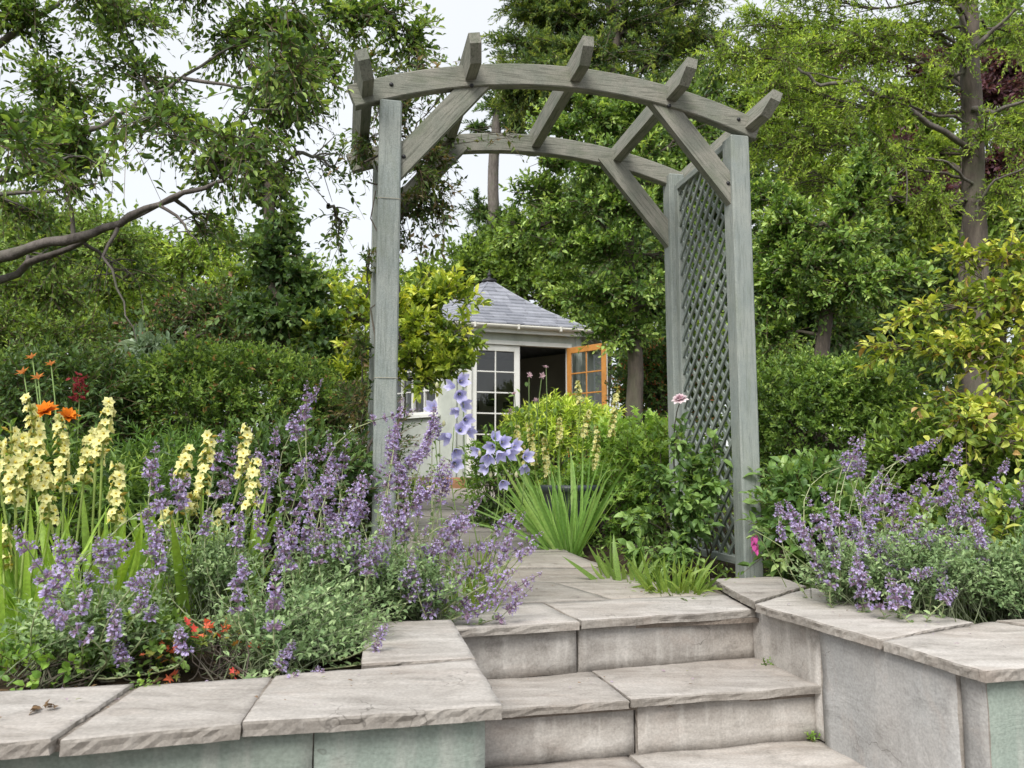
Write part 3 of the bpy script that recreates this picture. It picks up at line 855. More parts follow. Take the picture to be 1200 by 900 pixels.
# lattice panels between front and rear posts
slat_me = MB().box(0, 0, 0, 1, .009, .0165).mesh('lattice_slat', M['timber_slat'])
def lattice(x, zt, zb):
    y0, y1 = PS / 2 + .002, AD - PS / 2 - .002
    fw = .034
    panel = bpy.data.objects.new('lattice_panel', None); COL.objects.link(panel); panel.parent = arch; panel.empty_display_size = .1
    panel.location = (x, (y0 + y1) / 2, (zt + zb) / 2)
    W, Hh = y1 - y0, zt - zb
    for s in (-1, 1):
        link('lattice_rail', MB().box(0, 0, 0, Hh, fw, .04, bevel=.003).mesh('lattice_rail', M['timber_post']), panel, (0, s * (W / 2 - fw / 2), 0), (math.pi / 2, -math.pi / 2, 0))
        link('lattice_rail', MB().box(0, 0, 0, W - 2 * fw - .004, .04, fw, bevel=.003).mesh('lattice_rail', M['timber_post']), panel, (0, 0, s * (Hh / 2 - fw / 2)), (0, 0, math.pi / 2))
    wi, hi = W / 2 - fw * .7, Hh / 2 - fw * .7
    sp = .086
    for s in (-1, 1):
        for c in np.arange(-(hi + wi) + sp * .3, hi + wi, sp):
            # line z = s*y + c inside the box
            ya, yb = -wi, wi
            lo, hi_ = sorted(((-hi - c) / s, (hi - c) / s))
            ya, yb = max(ya, lo), min(yb, hi_)
            if yb - ya < .02: continue
            L = (yb - ya) * math.sqrt(2)
            ym = (ya + yb) / 2
            o = link('lattice_slat', slat_me, panel, (s * .005, ym, s * ym + c), scale=(L, 1, 1))
            d = Vector((0, 1, s)).normalized()
            R_ = Matrix((d, Vector((1, 0, 0)), d.cross(Vector((1, 0, 0))))).transposed()
            o.rotation_euler = R_.to_euler()
lattice(HW, PT - .02, .04)
lattice(-HW, PT - .02, .04)
# twine tied round the left post
tw = MB()
a = np.linspace(0, 2 * np.pi, 17)
sq = np.stack([np.clip(np.cos(a) * 1.3, -1, 1) * .047, np.clip(np.sin(a) * 1.3, -1, 1) * .047], -1)
for z in (.80, 1.52):
    tubes(tw, np.stack([sq[:, 0] - HW, sq[:, 1], np.full(17, z)], -1), .0013, (.5, .5, .5), 5)
o = tw.build('twine', M['tie'], None); o.parent = arch
# coach bolts through the beams and braces
bolt_me = MB().lathe([(.0005, .006), (.007, .005), (.009, .001), (.009, -.002)], 8).mesh('bolt', M['dark_iron'], True)
for (x, z) in ((-HW, PT + .045), (HW, PT + .045), (-HW + .33, PT + .075), (HW - .33, PT + .075), (-HW + .055, PT - .25), (HW - .055, PT - .25)):
    link('bolt', bolt_me, arch, (x, -.036 if abs(x) < HW - .1 or z > PT else -.025, z), (math.pi / 2, 0, 0))
# ------------------------------------------------------------------ summerhouse
HC = np.array([-.38, 13.0]); HT = math.radians(18); HF = .37
sh = thing('summerhouse', 'six sided pale green summerhouse with grey slate roof and open timber framed glass door', 'summerhouse', (*HC, HF), HT)
RW, RE = 1.84, 2.03
ZT = 2.16                                       # wall height above the floor
def hmb(mb, name, mat, parent=None, smooth=False):
    o = mb.build(name, M[mat], None, smooth); o.parent = parent or sh
    return o
def face_tf(k):
    a = math.radians(60 * k); c, s = math.cos(a), math.sin(a)
    ri = RW * math.cos(math.radians(30))
    return lambda x, y, z: np.array([c * x - s * (y - ri), s * x + c * (y - ri), z])
def fbox(mb, k, x0, x1, y0, y1, z0, z1):
    """Box in the plane of wall face k; y is negative towards the outside."""
    tf = face_tf(k)
    V = [tf(x, y, z) for z in (z0, z1) for (x, y) in ((x0, y0), (x1, y0), (x1, y1), (x0, y1))]
    mb.add(np.array(V), np.array([(0,3,2,1),(4,5,6,7),(0,1,5,4),(1,2,6,5),(2,3,7,6),(3,0,4,7)]))
half = RW / 2
hmb(MB().lathe([(.01, -.3), (RW * 1.03, -.3), (RW * 1.03, 0), (.01, 0)], 6), 'floor', 'interior_floor')
for k in range(6):
    tf = face_tf(k)
    if k == 0:
        m = MB(); fbox(m, 0, -half, -.80, -.04, .04, 0, ZT); fbox(m, 0, .80, half, -.04, .04, 0, ZT); fbox(m, 0, -.80, .80, -.04, .04, 1.97, ZT)
        for xx in (-.86, .86): fbox(m, 0, xx - .004, xx + .004, -.045, -.04, 0, ZT)
        hmb(m, 'wall', 'sage')
        m = MB(); fbox(m, 0, -.80, -.74, -.055, .05, 0, 1.97); fbox(m, 0, .74, .80, -.055, .05, 0, 1.97); fbox(m, 0, -.74, .74, -.055, .05, 1.91, 1.97)
        hmb(m, 'door_frame', 'white')
    elif k in (5, 4):
        wx0, wx1, wz0, wz1 = -.56, .56, .90, 1.93
        m = MB(); fbox(m, k, -half, wx0, -.04, .04, 0, ZT); fbox(m, k, wx1, half, -.04, .04, 0, ZT); fbox(m, k, wx0, wx1, -.04, .04, 0, wz0); fbox(m, k, wx0, wx1, -.04, .04, wz1, ZT)
        hmb(m, 'wall', 'sage')
        w = MB(); f = .05
        fbox(w, k, wx0, wx0 + f, -.06, .045, wz0, wz1); fbox(w, k, wx1 - f, wx1, -.06, .045, wz0, wz1)
        fbox(w, k, wx0 + f, wx1 - f, -.06, .045, wz1 - f, wz1); fbox(w, k, wx0 + f, wx1 - f, -.06, .045, wz0, wz0 + f); fbox(w, k, -.022, .022, -.056, .044, wz0 + f, wz1 - f)
        wo = hmb(w, 'window', 'white')
        s_ = MB(); fbox(s_, k, wx0 - .05, wx1 + .05, -.10, -.0605, wz0 - .035, wz0 + .01); hmb(s_, 'sill', 'white', wo)
        g = MB(); fw = (wx1 - wx0 - 2 * f) / 4; fh = (wz1 - wz0 - 2 * f) / 3
        for i in (1, 3): fbox(g, k, wx0 + f + i * fw - .009, wx0 + f + i * fw + .009, -.05, .03, wz0 + f, wz1 - f)
        for j in (1, 2):
            for (xa, xb) in ((wx0 + f, wx0 + f + fw - .010), (wx0 + f + fw + .010, -.023), (.023, wx1 - f - fw - .010), (wx1 - f - fw + .010, wx1 - f)):
                fbox(g, k, xa, xb, -.049, .029, wz0 + f + j * fh - .009, wz0 + f + j * fh + .009)
        hmb(g, 'glazing_bars', 'white', wo)
        for i in range(4):
            for j in range(3):
                p_ = MB()
                x0 = wx0 + f + i * fw + .011; x1 = wx0 + f + (i + 1) * fw - .011; z0 = wz0 + f + j * fh + .011; z1 = wz0 + f + (j + 1) * fh - .011
                p_.add(np.array([tf(x0, -.01, z0), tf(x1, -.01, z0), tf(x1, -.01, z1), tf(x0, -.01, z1)]), np.array([(0, 1, 2, 3)]))
                hmb(p_, 'pane', 'glass', wo)
    else:
        m = MB(); fbox(m, k, -half, half, -.04, .04, 0, ZT); hmb(m, 'wall', 'sage' if k == 1 else 'interior')
    # corner boards, cover strips, fascia, gutter
    if k in (0, 5, 1):
        for (xa, xb) in ((-half - .02, -half + .055), (half - .055, half + .02)):
            m = MB(); fbox(m, k, xa, xb, -.062, -.041, 0, ZT); hmb(m, 'corner_board', 'sage')
re_in = RE * math.cos(math.radians(30)); he = RE / 2
ZE = ZT + .02
for k in range(6):
    dy = -(re_in - RW * math.cos(math.radians(30)))
    m = MB(); fbox(m, k, -he * .985, he * .985, dy, dy + .03, ZE - .115, ZE); hmb(m, 'fascia', 'white')
    m = MB(); fbox(m, k, -he * .97, he * .97, dy + .032, .02, ZE - .10, ZE - .085); hmb(m, 'soffit', 'white')
    tf = face_tf(k)
    ang = np.linspace(math.pi, 2 * math.pi, 9)
    for gout in (1,):
        V = []
        rg = .05
        for x in (-he * 1.025, he * 1.025):
            for a in ang: V.append(tf(x, dy - rg - .002 + rg * math.cos(a), ZE - .012 + rg * math.sin(a)))
            for a in ang[::-1]: V.append(tf(x, dy - rg - .002 + (rg - .006) * math.cos(a), ZE - .012 + (rg - .006) * math.sin(a)))
        q = np.arange(18); q2 = (q + 1) % 18
        gut = hmb(MB().add(np.array(V), np.stack([q, q2, q2 + 18, q + 18], -1)), 'gutter', 'cream', None, True)
    if k in (0, 5):
        for xx in (-.75, -.1, .55):
            b_ = MB(); fbox(b_, k, xx - .012, xx + .012, dy - .112, dy - .0005, ZE - .072, ZE - .004)
            hmb(b_, 'bracket', 'cream', gut)
# roof
RZ, RAP = ZE + .005, 3.265
roof = bpy.data.objects.new('roof', None); COL.objects.link(roof); roof.parent = sh; roof.empty_display_size = .1
ro = 2.07; roi = ro * math.cos(math.radians(30))
NR = 13
def roof_prof(t):                               # 0 at the eave, 1 at the apex; a slight kick at the eaves
    return RZ + (RAP - RZ) * (t + .05 * math.sin(math.pi * t) * -1.2)
def facet_tf(k):
    a = math.radians(60 * k); c, s = math.cos(a), math.sin(a)
    return lambda x, t, dz=0: np.array([c * x + s * roi * (1 - t), s * x - c * roi * (1 - t), roof_prof(t) + dz])
V = [(math.cos(math.radians(60 * i)) * ro * (1 - t), math.sin(math.radians(60 * i)) * ro * (1 - t), roof_prof(t) - .03) for t in np.linspace(0, 1, 9) for i in range(6)]
i, j = np.meshgrid(np.arange(8), np.arange(6), indexing='ij'); i, j = i.ravel(), j.ravel(); j2 = (j + 1) % 6
hmb(MB().add(np.array(V), np.stack([i * 6 + j, i * 6 + j2, (i + 1) * 6 + j2, (i + 1) * 6 + j], -1)), 'roof_deck', 'slate', roof)
for k in range(6):
    tf = facet_tf(k)
    for r in range(NR):
        t0, t1 = r / NR - .006, min((r + 1.15) / NR, 1)
        w0, w1 = ro / 2 * (1 - r / NR), ro / 2 * (1 - min((r + 1.15) / NR, 1))
        nsl = max(1, int(round(2 * w0 / .26)))
        cuts = [-1.0] + [(-1 + 2 * (q + (.5 if r % 2 else 0.0)) / nsl) for q in range(0 if r % 2 else 1, nsl)] + [1.0]
        for a, b in zip(cuts[:-1], cuts[1:]):
            if b - a < .02: continue
            x0, x1 = a * w0 + .003, b * w0 - .003
            u0, u1 = np.clip(x0, -w1, w1), np.clip(x1, -w1, w1)
            if a == -1: x0, u0 = -w0, -w1
            if b == 1: x1, u1 = w0, w1
            j0 = random.uniform(-.004, .004)
            top = [tf(x0, t0 + j0, .028), tf(x1, t0 + j0, .028), tf(u1, t1, .002), tf(u0, t1, .002)]
            bot = [p_ - np.array([0, 0, .02]) for p_ in top]
            s_ = MB().add(np.array(bot + top), np.array([(0,3,2,1),(4,5,6,7),(0,1,5,4),(1,2,6,5),(2,3,7,6),(3,0,4,7)]))
            if k in (0, 5, 1):
                hmb(s_, 'slate', 'slate', roof)
            else:
                if r == 0 and a == -1: back = MB()
                back.add(np.concatenate(s_.v), s_.f)
    if k not in (0, 5, 1):
        hmb(back, 'slate_courses', 'slate', roof)
    # hip cover
    a = math.radians(60 * k - 60)
    P_ = np.array([(math.cos(a) * ro * (1 - t), math.sin(a) * ro * (1 - t), roof_prof(t) + .012) for t in np.linspace(0, 1, 9)])
    m = MB(); tubes(m, P_, .013, (.5,) * 3, 6); hmb(m, 'hip_cover', 'slate', roof, True)
hmb(MB().lathe([(.001, RAP - .05), (.13, RAP - .045), (.12, RAP + .005), (.04, RAP + .02), (.02, RAP + .06), (.035, RAP + .08), (.035, RAP + .10), (.012, RAP + .12), (.010, RAP + .15), (.001, RAP + .19)], 12), 'finial', 'dark_iron', roof, True)
# glazed doors
def door_leaf(name, W, H, mat, parent, loc, rz, inner=None):
    d = bpy.data.objects.new(name, None); COL.objects.link(d); d.parent = parent; d.location = loc; d.rotation_euler = (0, 0, rz); d.empty_display_size = .1
    st, T = .085, .042
    def bx(mb, x0, x1, z0, z1, y0=-T / 2, y1=T / 2): mb.box((x0 + x1) / 2, (y0 + y1) / 2, (z0 + z1) / 2, x1 - x0, y1 - y0, z1 - z0, bevel=.004)
    def parts(y0, y1, mm):
        for (nm, xa, xb, za, zb) in (('stile', 0, st, 0, H), ('stile', W - st, W, 0, H), ('door_rail', st, W - st, H - .09, H), ('door_rail', st, W - st, 0, .30)):
            m = MB(); bx(m, xa, xb, za, zb, y0, y1); hmb(m, nm, mm, d)
        m = MB(); bx(m, W / 2 - .010, W / 2 + .010, .30, H - .09, y0 * .6, y1 * .6)
        rows_ = 5; fh = (H - .39) / rows_
        for j in range(1, rows_):
            bx(m, st, W / 2 - .0105, .30 + j * fh - .010, .30 + j * fh + .010, y0 * .6, y1 * .6); bx(m, W / 2 + .0105, W - st, .30 + j * fh - .010, .30 + j * fh + .010, y0 * .6, y1 * .6)
        hmb(m, 'glazing_bars', mm, d)
        return rows_, fh
    rows_, fh = parts(-T / 2 if inner is None else 0.001, T / 2, mat)
    if inner: parts(-T / 2, 0.0, inner)
    for i in range(2):
        for j in range(rows_):
            x0 = st + .001 if i == 0 else W / 2 + .011; x1 = W / 2 - .011 if i == 0 else W - st - .001
            z0 = .30 + j * fh + .011; z1 = .30 + (j + 1) * fh - .011
            hmb(MB().add(np.array([(x0, 0, z0), (x1, 0, z0), (x1, 0, z1), (x0, 0, z1)]), np.array([(0, 1, 2, 3)])), 'pane', 'glass', d)
    hmb(MB().box(W - .045, T / 2 + .02, H * .5, .10, .015, .018, bevel=.004).box(W - .045, -T / 2 - .02, H * .5, .10, .015, .018, bevel=.004), 'handle', 'dark_iron', d)
    return d
ri = RW * math.cos(math.radians(30))
door_leaf('door', .735, 1.90, 'white', sh, (-.738, -ri, .004), 0)
dl = door_leaf('door', .735, 1.90, 'white', sh, (.738, -ri - .035, .004), math.radians(180 + 117), 'timber_orange')
tag(dl, 'open door leaf with orange varnished inner face')
# inside: shelf, pictures and a table seen in the dark through the doorway
m = MB(); m.box(.25, 1.25, .80, .9, .35, .04).box(-.15, 1.25, .39, .05, .3, .78).box(.65, 1.25, .39, .05, .3, .78); hmb(m, 'shelf', 'white')
for (x, z, w, h) in ((.12, 1.32, .28, .22), (.50, 1.42, .20, .26), (.82, 1.28, .18, .18)):
    m = MB(); fbox(m, 3, -x - w / 2, -x + w / 2, .042, .06, z - h / 2, z + h / 2); fo = hmb(m, 'picture_frame', 'dark_iron')
    m = MB(); fbox(m, 3, -x - w / 2 + .025, -x + w / 2 - .025, .061, .064, z - h / 2 + .025, z + h / 2 - .025); hmb(m, 'picture', 'picture', fo)

# doorstep and a low block beside it
tf = face_tf(0)
def h2w(x, y, z):
    c, s = math.cos(HT), math.sin(HT)
    return np.array([HC[0] + c * x - s * y, HC[1] + s * x + c * y, z])
st_ = thing('door_step', 'grey stone doorstep at the foot of the white summerhouse doors', 'step', h2w(-.3, -ri - .32, .23))
stone('step_slab', st_, M['stone_path'], [h2w(-.95, -ri - .62, HF - .05), h2w(.55, -ri - .62, HF - .05), h2w(.55, -ri - .07, HF - .05), h2w(-.95, -ri - .07, HF - .05)], .05, res=.1)
m = MB(); p_ = h2w(-.2, -ri - .33, HF - .19); c_, s_ = math.cos(HT), math.sin(HT)
m.box(*p_, 1.4, .44, .18, rot=((c_, -s_, 0), (s_, c_, 0), (0, 0, 1))); m.build('step_base', M['mortar'], st_)
P = at(526, 566, 10.2)
bl = thing('brick_block', 'low brown brick block with pale slab beside the summerhouse path', 'block', (P[0], P[1], P[2] - .14))
MB().box(P[0] + .05, P[1] + .1, P[2] - .01, .34, .24, .16, bevel=.012).build('brick', M['brick'], bl)
MB().box(P[0] - .12, P[1] - .10, P[2] - .07, .30, .20, .07, bevel=.012).build('slab', M['pale_block'], bl)
# ------------------------------------------------------------------ trees and shrubs
def B(px, py, d, rx, ry, rd=None, den=None):
    """A bough: centre and radii measured on the photo at distance d."""
    s = d / FPX
    q = (at(px, py, d), np.array([rx * s, (rd if rd is not None else (rx + ry) / 2) * s, ry * s]))
    return q if den is None else (*q, den)

def crooked(p0, p1, K=7, wob=.06, sag=0.0):
    p0, p1 = np.array(p0, float), np.array(p1, float)
    t = np.linspace(0, 1, K)[:, None]
    L = np.linalg.norm(p1 - p0)
    P = p0 + (p1 - p0) * t + np.array([0, 0, 1.]) * sag * L * (4 * t * (1 - t))
    P[1:-1] += rng.normal(0, wob * L / 3, (K - 2, 3))
    return P

def in_ell(n, bias=.6):
    return rand_dir(n) * (rng.uniform(0, 1, (n, 1)) ** bias)

def bough(W, Lf, start, c, r, nsub, nspr, L, n, size, width, cols, T='rhomb', br=.02, out=.7, upd=.25, wood=None, sag=.08, **kw):
    main = crooked(start, c, 7, .10, sag)
    wood = wood if wood is not None else (.5, .5, .5)
    tubes(W, main, np.linspace(br, br * .35, 7), np.array(wood), 6)
    k = rng.uniform(2.2, 6, nsub)
    i = k.astype(int).clip(0, 5); p = main[i] + (main[i + 1] - main[i]) * (k - i)[:, None]
    tgt = c + in_ell(nsub, .4) * r
    mid = (p + tgt) / 2 + rng.normal(0, .12, (nsub, 3)) * r.mean() + np.array([0, 0, .12 * r.mean()])
    tubes(W, bez(p, mid, tgt, 5), np.linspace(br * .4, br * .12, 5), np.array(wood), 4)
    s = rng.integers(0, nsub, nspr); t = rng.uniform(.25, 1.0, (nspr, 1))
    q = (1 - t) ** 2 * p[s] + 2 * t * (1 - t) * mid[s] + t * t * tgt[s]
    q = q + rng.normal(0, .10, (nspr, 3)) * r
    bd = nz(tgt[s] - p[s])
    d = nz(out * nz((q - c) / r) + .6 * bd + .55 * rng.normal(size=(nspr, 3)) + np.array([0, 0, upd]))
    Ls = L * rng.uniform(.5, 1.25, nspr)
    sprays(Lf, q - d * Ls[:, None] * .3, d, Ls, n, size, width, cols, T, **kw)

def tree(name, label, cat, base, trunk, boughs, spec, bark='bark', leafm='leaf', group=None, starts=None, trunk_r=.1, top_r=.04):
    """trunk: polyline of world points; boughs: list of (centre, radii[, density])."""
    t = thing(name, label, cat, base, group=group)
    W, Wb, Lf = MB(), MB(), MB()
    trunk = np.array(trunk, float)
    seg = []
    for a, b in zip(trunk[:-1], trunk[1:]):
        seg.append(crooked(a, b, 5, .03)[:-1])
    tp = np.concatenate(seg + [trunk[-1:]])
    tubes(W, tp, np.linspace(trunk_r, top_r, len(tp)), (.5,) * 3, 10)
    for bo in boughs:
        c, r = bo[0], bo[1]
        den = bo[2] if len(bo) > 2 else 1.0
        sp = dict(spec)
        if len(bo) > 3: sp.update(bo[3])
        cand = tp[tp[:, 2] < c[2] + .1] if starts is None else np.array(starts)
        if len(cand) == 0: cand = tp[:1]
        st = cand[np.argmin(np.linalg.norm((cand - c) * np.array([1, 1, 1.6]), axis=1))]
        nspr = max(4, int(sp.pop('nspr') * den)); nsub = sp.pop('nsub')
        bough(Wb, Lf, st, c, r, nsub, nspr, **sp)
    W.build('trunk', M[bark], t, smooth=True)
    Wb.build('branches', M[bark], t, smooth=True)
    cr = Lf.build('crown', M[leafm], t)
    cr['kind'] = 'stuff'
    return t

G_APPLE = [(.026, .050, .015), (.055, .100, .022), (.100, .165, .036), (.19, .26, .065)]
G_DARK = [(.020, .042, .014), (.040, .075, .022), (.070, .12, .036), (.12, .18, .06)]
G_LIGHT = [(.06, .10, .02), (.12, .185, .03), (.20, .275, .046), (.29, .36, .07)]
G_YEL = [(.07, .10, .018), (.16, .20, .03), (.27, .30, .05), (.38, .38, .09)]
G_CEDAR = [(.028, .052, .020), (.06, .10, .03), (.115, .165, .042), (.19, .23, .055)]
G_WOOD = [(.04, .07, .017), (.076, .125, .026), (.13, .20, .042), (.20, .275, .065)]
G_PURPLE = [(.03, .014, .02), (.06, .025, .035), (.11, .05, .065)]

# 1. tree overhanging from the left, its trunk outside the frame
lt = thing('apple_tree', 'old broadleaf tree reaching in from the left with grey crooked limbs', 'tree', (-3.1, 4.0, -.03))
W, Wb, Lf = MB(), MB(), MB()
tubes(W, np.array([(-3.1, 4.0, -.1), (-3.08, 4.0, .6), (-3.0, 3.95, 1.1), at(-120, 318, 3.95), at(-120, 235, 3.95), (-3.05, 3.95, 2.9)]), np.linspace(.15, .07, 6), (.5,) * 3, 12)
W.build('trunk', M['bark_grey'], lt, smooth=True)
limbs = [
    [(-120, 340, 3.95), (-60, 318, 3.9), (0, 300, 3.8), (45, 288, 3.75), (92, 277, 3.7), (140, 262, 3.65), (185, 240, 3.6), (232, 221, 3.55), (262, 212, 3.5)],
    [(-120, 380, 3.95), (-60, 352, 4.0), (0, 329, 3.9), (50, 304, 3.85), (95, 284, 3.8), (150, 258, 3.75), (205, 233, 3.7), (245, 216, 3.65)],
    [(-120, 260, 3.95), (-70, 240, 3.9), (0, 216, 3.9), (35, 196, 3.9), (75, 166, 3.9), (118, 150, 3.9), (155, 125, 3.9), (215, 92, 4.0), (280, 50, 4.1)],
    [(-70, 240, 3.9), (0, 229, 3.7), (60, 222, 3.6), (120, 214, 3.5)],
    [(-70, 90, 4.2), (0, 52, 4.2), (50, 18, 4.2), (100, -20, 4.2)],
    [(86, 278, 3.72), (82, 240, 3.72), (70, 195, 3.75), (62, 165, 3.8)],
    [(140, 262, 3.65), (120, 300, 3.6), (145, 355, 3.6), (160, 400, 3.6)],
    [(155, 125, 3.9), (200, 145, 3.85), (240, 152, 3.8), (300, 165, 3.8)],
    [(215, 92, 4.0), (290, 105, 4.0), (330, 150, 4.0), (385, 240, 4.0)],
    [(280, 50, 4.1), (330, 40, 4.1), (400, 20, 4.1), (450, 10, 4.1)],
    [(185, 240, 3.6), (215, 262, 3.6), (235, 290, 3.6)],
    [(-70, -10, 4.0), (60, -30, 4.0), (200, -30, 4.0), (330, -30, 4.0)],
]
rad = [.036, .025, .026, .015, .028, .012, .009, .012, .010, .010, .009, .02]
allp = []
for lb, r0 in zip(limbs, rad):
    P = np.array([at(*q) for q in lb])
    tt = np.linspace(0, len(P) - 1, (len(P) - 1) * 3 + 1)
    Q = np.stack([np.interp(tt, np.arange(len(P)), P[:, k]) for k in range(3)], -1)
    Q[1:-1] += rng.normal(0, .008, (len(Q) - 2, 3))
    tubes(Wb, Q, np.linspace(r0, r0 * .2, len(Q)) * rng.uniform(.88, 1.12, len(Q)), (.5,) * 3, 9)
    allp.append(Q)
allp = np.concatenate(allp)
APPLE = dict(nsub=12, nspr=105, L=.24, n=9, size=.047, width=.5, cols=G_APPLE, T='oval', br=.011, upd=-.15, out=.4, up=.9, jit=.5, var=.28, droop=.35, twr=.0022)
for (px, py, d, rx, ry, den) in [
        (20, 30, 4.2, 70, 40, 1.2), (60, 95, 4.0, 75, 45, 1.3), (20, 150, 3.7, 60, 45, 1.2), (105, 170, 3.6, 60, 40, 1.1), (40, 195, 3.8, 50, 25, .5),
        (150, 25, 4.4, 70, 35, 1.1), (160, 85, 4.0, 60, 35, .55), (215, 150, 3.7, 65, 35, .9), (255, 205, 3.9, 55, 30, .6), (270, 45, 4.2, 55, 35, .8),
        (330, 25, 4.0, 55, 30, 1.1), (345, 70, 3.7, 45, 35, 1.1), (315, 130, 3.9, 55, 32, .55), (360, 140, 4.2, 34, 28, .2), (285, 170, 3.6, 42, 32, .5),
        (400, 20, 4.1, 55, 28, .9), (455, 25, 4.2, 50, 25, .7), (490, 55, 4.3, 32, 38, .55), (390, 85, 4.2, 40, 30, .4), (325, 210, 4.1, 32, 32, .2), (395, 200, 4.3, 18, 50, .12),
        (150, 330, 3.9, 70, 28, .25), (60, 300, 4.2, 60, 25, .35), (240, 275, 4.0, 60, 30, .3), (40, 255, 4.2, 50, 20, .4), (230, -10, 4.0, 80, 30, 1.0), (90, -15, 3.8, 80, 30, 1.0), (400, 265, 4.2, 20, 36, .12)]:
    c, r = B(px, py, d, rx, ry)
    st = allp[np.argmin(np.linalg.norm(allp - c, axis=1))]
    sp = dict(APPLE); sp['nspr'] = int(sp['nspr'] * den * 1.08)
    bough(Wb, Lf, st, c, r, **sp)
for (px, py, d, rx, ry, den) in [(140, 150, 2.5, 50, 30, .2), (330, 40, 2.5, 45, 25, .22), (345, 65, 2.6, 30, 25, .2), (20, 175, 2.5, 40, 25, .2), (285, 165, 2.8, 35, 30, .2)]:
    c, r = B(px, py, d, rx, ry)
    st = allp[np.argmin(np.linalg.norm(allp - c, axis=1))]
    sp = dict(APPLE); sp['nspr'] = int(sp['nspr'] * den); sp['br'] = .005; sp['nsub'] = 5
    bough(Wb, Lf, st, c, r, **sp)
Wb.build('branches', M['bark_grey'], lt, smooth=True)
Lf.build('crown', M['leaf'], lt)['kind'] = 'stuff'

# 2. ivy hanging in a column behind it
IVY = dict(nsub=12, nspr=150, L=.22, n=8, size=.065, width=.8, cols=G_DARK, T='rhomb', br=.012, upd=-.3, out=.5, up=.6, jit=.5, var=.25)
tree('ivy_clad_trunk', 'slim trunk wrapped in dark hanging ivy standing left of the arch', 'tree', at(330, 560, 6.4) * [1, 1, 0] + [0, 0, .05],
     [at(332, 560, 6.4), at(328, 400, 6.4), at(318, 270, 6.4), at(312, 190, 6.4)],
     [B(312, 215, 6.4, 30, 35), B(322, 260, 6.4, 36, 40), B(316, 305, 6.4, 38, 40), B(335, 340, 6.4, 45, 35), B(350, 375, 6.3, 48, 30), B(310, 370, 6.4, 45, 35), B(372, 345, 6.4, 22, 30, None, .4), B(388, 400, 6.2, 26, 35)], IVY, trunk_r=.06)

# 3. trees and shrubs behind the left bed
WOOD = dict(nsub=14, nspr=210, L=.38, n=9, size=.085, width=.55, cols=G_WOOD, br=.02, out=.6, upd=.15, up=.6, jit=.5, var=.28, twr=.003)
def wood(**k): return {**WOOD, **k}
tree('broadleaf_tree', 'light green bushy tree behind the left limb with its top against the sky', 'tree', at(220, 560, 9.5) * [1, 1, 0] + [0, 0, .2],
     [at(220, 560, 9.5), at(222, 450, 9.5), at(215, 350, 9.5)],
     [B(150, 300, 9.6, 60, 30), B(215, 295, 9.3, 60, 28), B(270, 285, 9.8, 50, 26), B(120, 340, 9.4, 60, 35), B(200, 350, 9.0, 60, 40), B(280, 335, 9.2, 55, 35), B(240, 390, 9, 80, 35), B(130, 400, 9, 70, 35), B(345, 330, 10, 40, 35), B(380, 335, 10.5, 40, 20)],
     wood(cols=G_LIGHT, size=.075), trunk_r=.1)
tree('broadleaf_tree', 'dark green tree filling the far left edge below the crooked limb', 'tree', at(20, 560, 8.0) * [1, 1, 0] + [0, 0, .15],
     [at(20, 560, 8), at(15, 450, 8), at(25, 330, 8)],
     [B(20, 250, 8.3, 60, 26), B(85, 262, 8.3, 50, 24), B(140, 280, 8.4, 45, 24), B(80, 285, 8.0, 50, 35), B(10, 320, 7.8, 60, 35), B(70, 340, 7.6, 60, 35), B(10, 390, 7.6, 60, 40), B(80, 400, 7.4, 60, 40), B(30, 440, 7.2, 70, 30), B(-60, 300, 8, 60, 60), B(-60, 400, 8, 60, 60)],
     wood(size=.06, cols=G_WOOD), trunk_r=.11)
tree('broadleaf_shrub', 'olive shrub with brown flower heads in the middle of the left background', 'shrub', at(215, 560, 7.0) * [1, 1, 0] + [0, 0, .1],
     [at(220, 560, 7), at(220, 480, 7), at(222, 400, 7)],
     [B(170, 390, 7, 55, 32), B(225, 365, 7, 55, 35), B(270, 380, 6.8, 50, 35), B(200, 420, 6.6, 70, 30), B(280, 420, 6.6, 50, 30), B(140, 425, 6.8, 40, 25)],
     wood(size=.055, cols=G_DARK, nspr=170, fresh=.10, fresh_col=(.16, .09, .055)), trunk_r=.03)
tree('silver_leaf_shrub', 'grey green large leaved mullein like plant above the clipped box mound', 'shrub', at(180, 560, 5.6) * [1, 1, 0] + [0, 0, .06],
     [at(180, 560, 5.6), at(180, 480, 5.6), at(182, 430, 5.6)],
     [B(170, 440, 5.5, 40, 25), B(190, 405, 5.7, 28, 25), B(135, 440, 5.6, 30, 25), B(215, 430, 5.7, 25, 20), B(120, 480, 5.4, 25, 25)],
     dict(nsub=8, nspr=26, L=.2, n=7, size=.12, width=.36, cols=[(.07, .11, .06), (.14, .19, .12), (.26, .31, .23)], T='full', br=.008, upd=.4, up=.5, jit=.4, twr=.003), leafm='leaf_matte', trunk_r=.012)

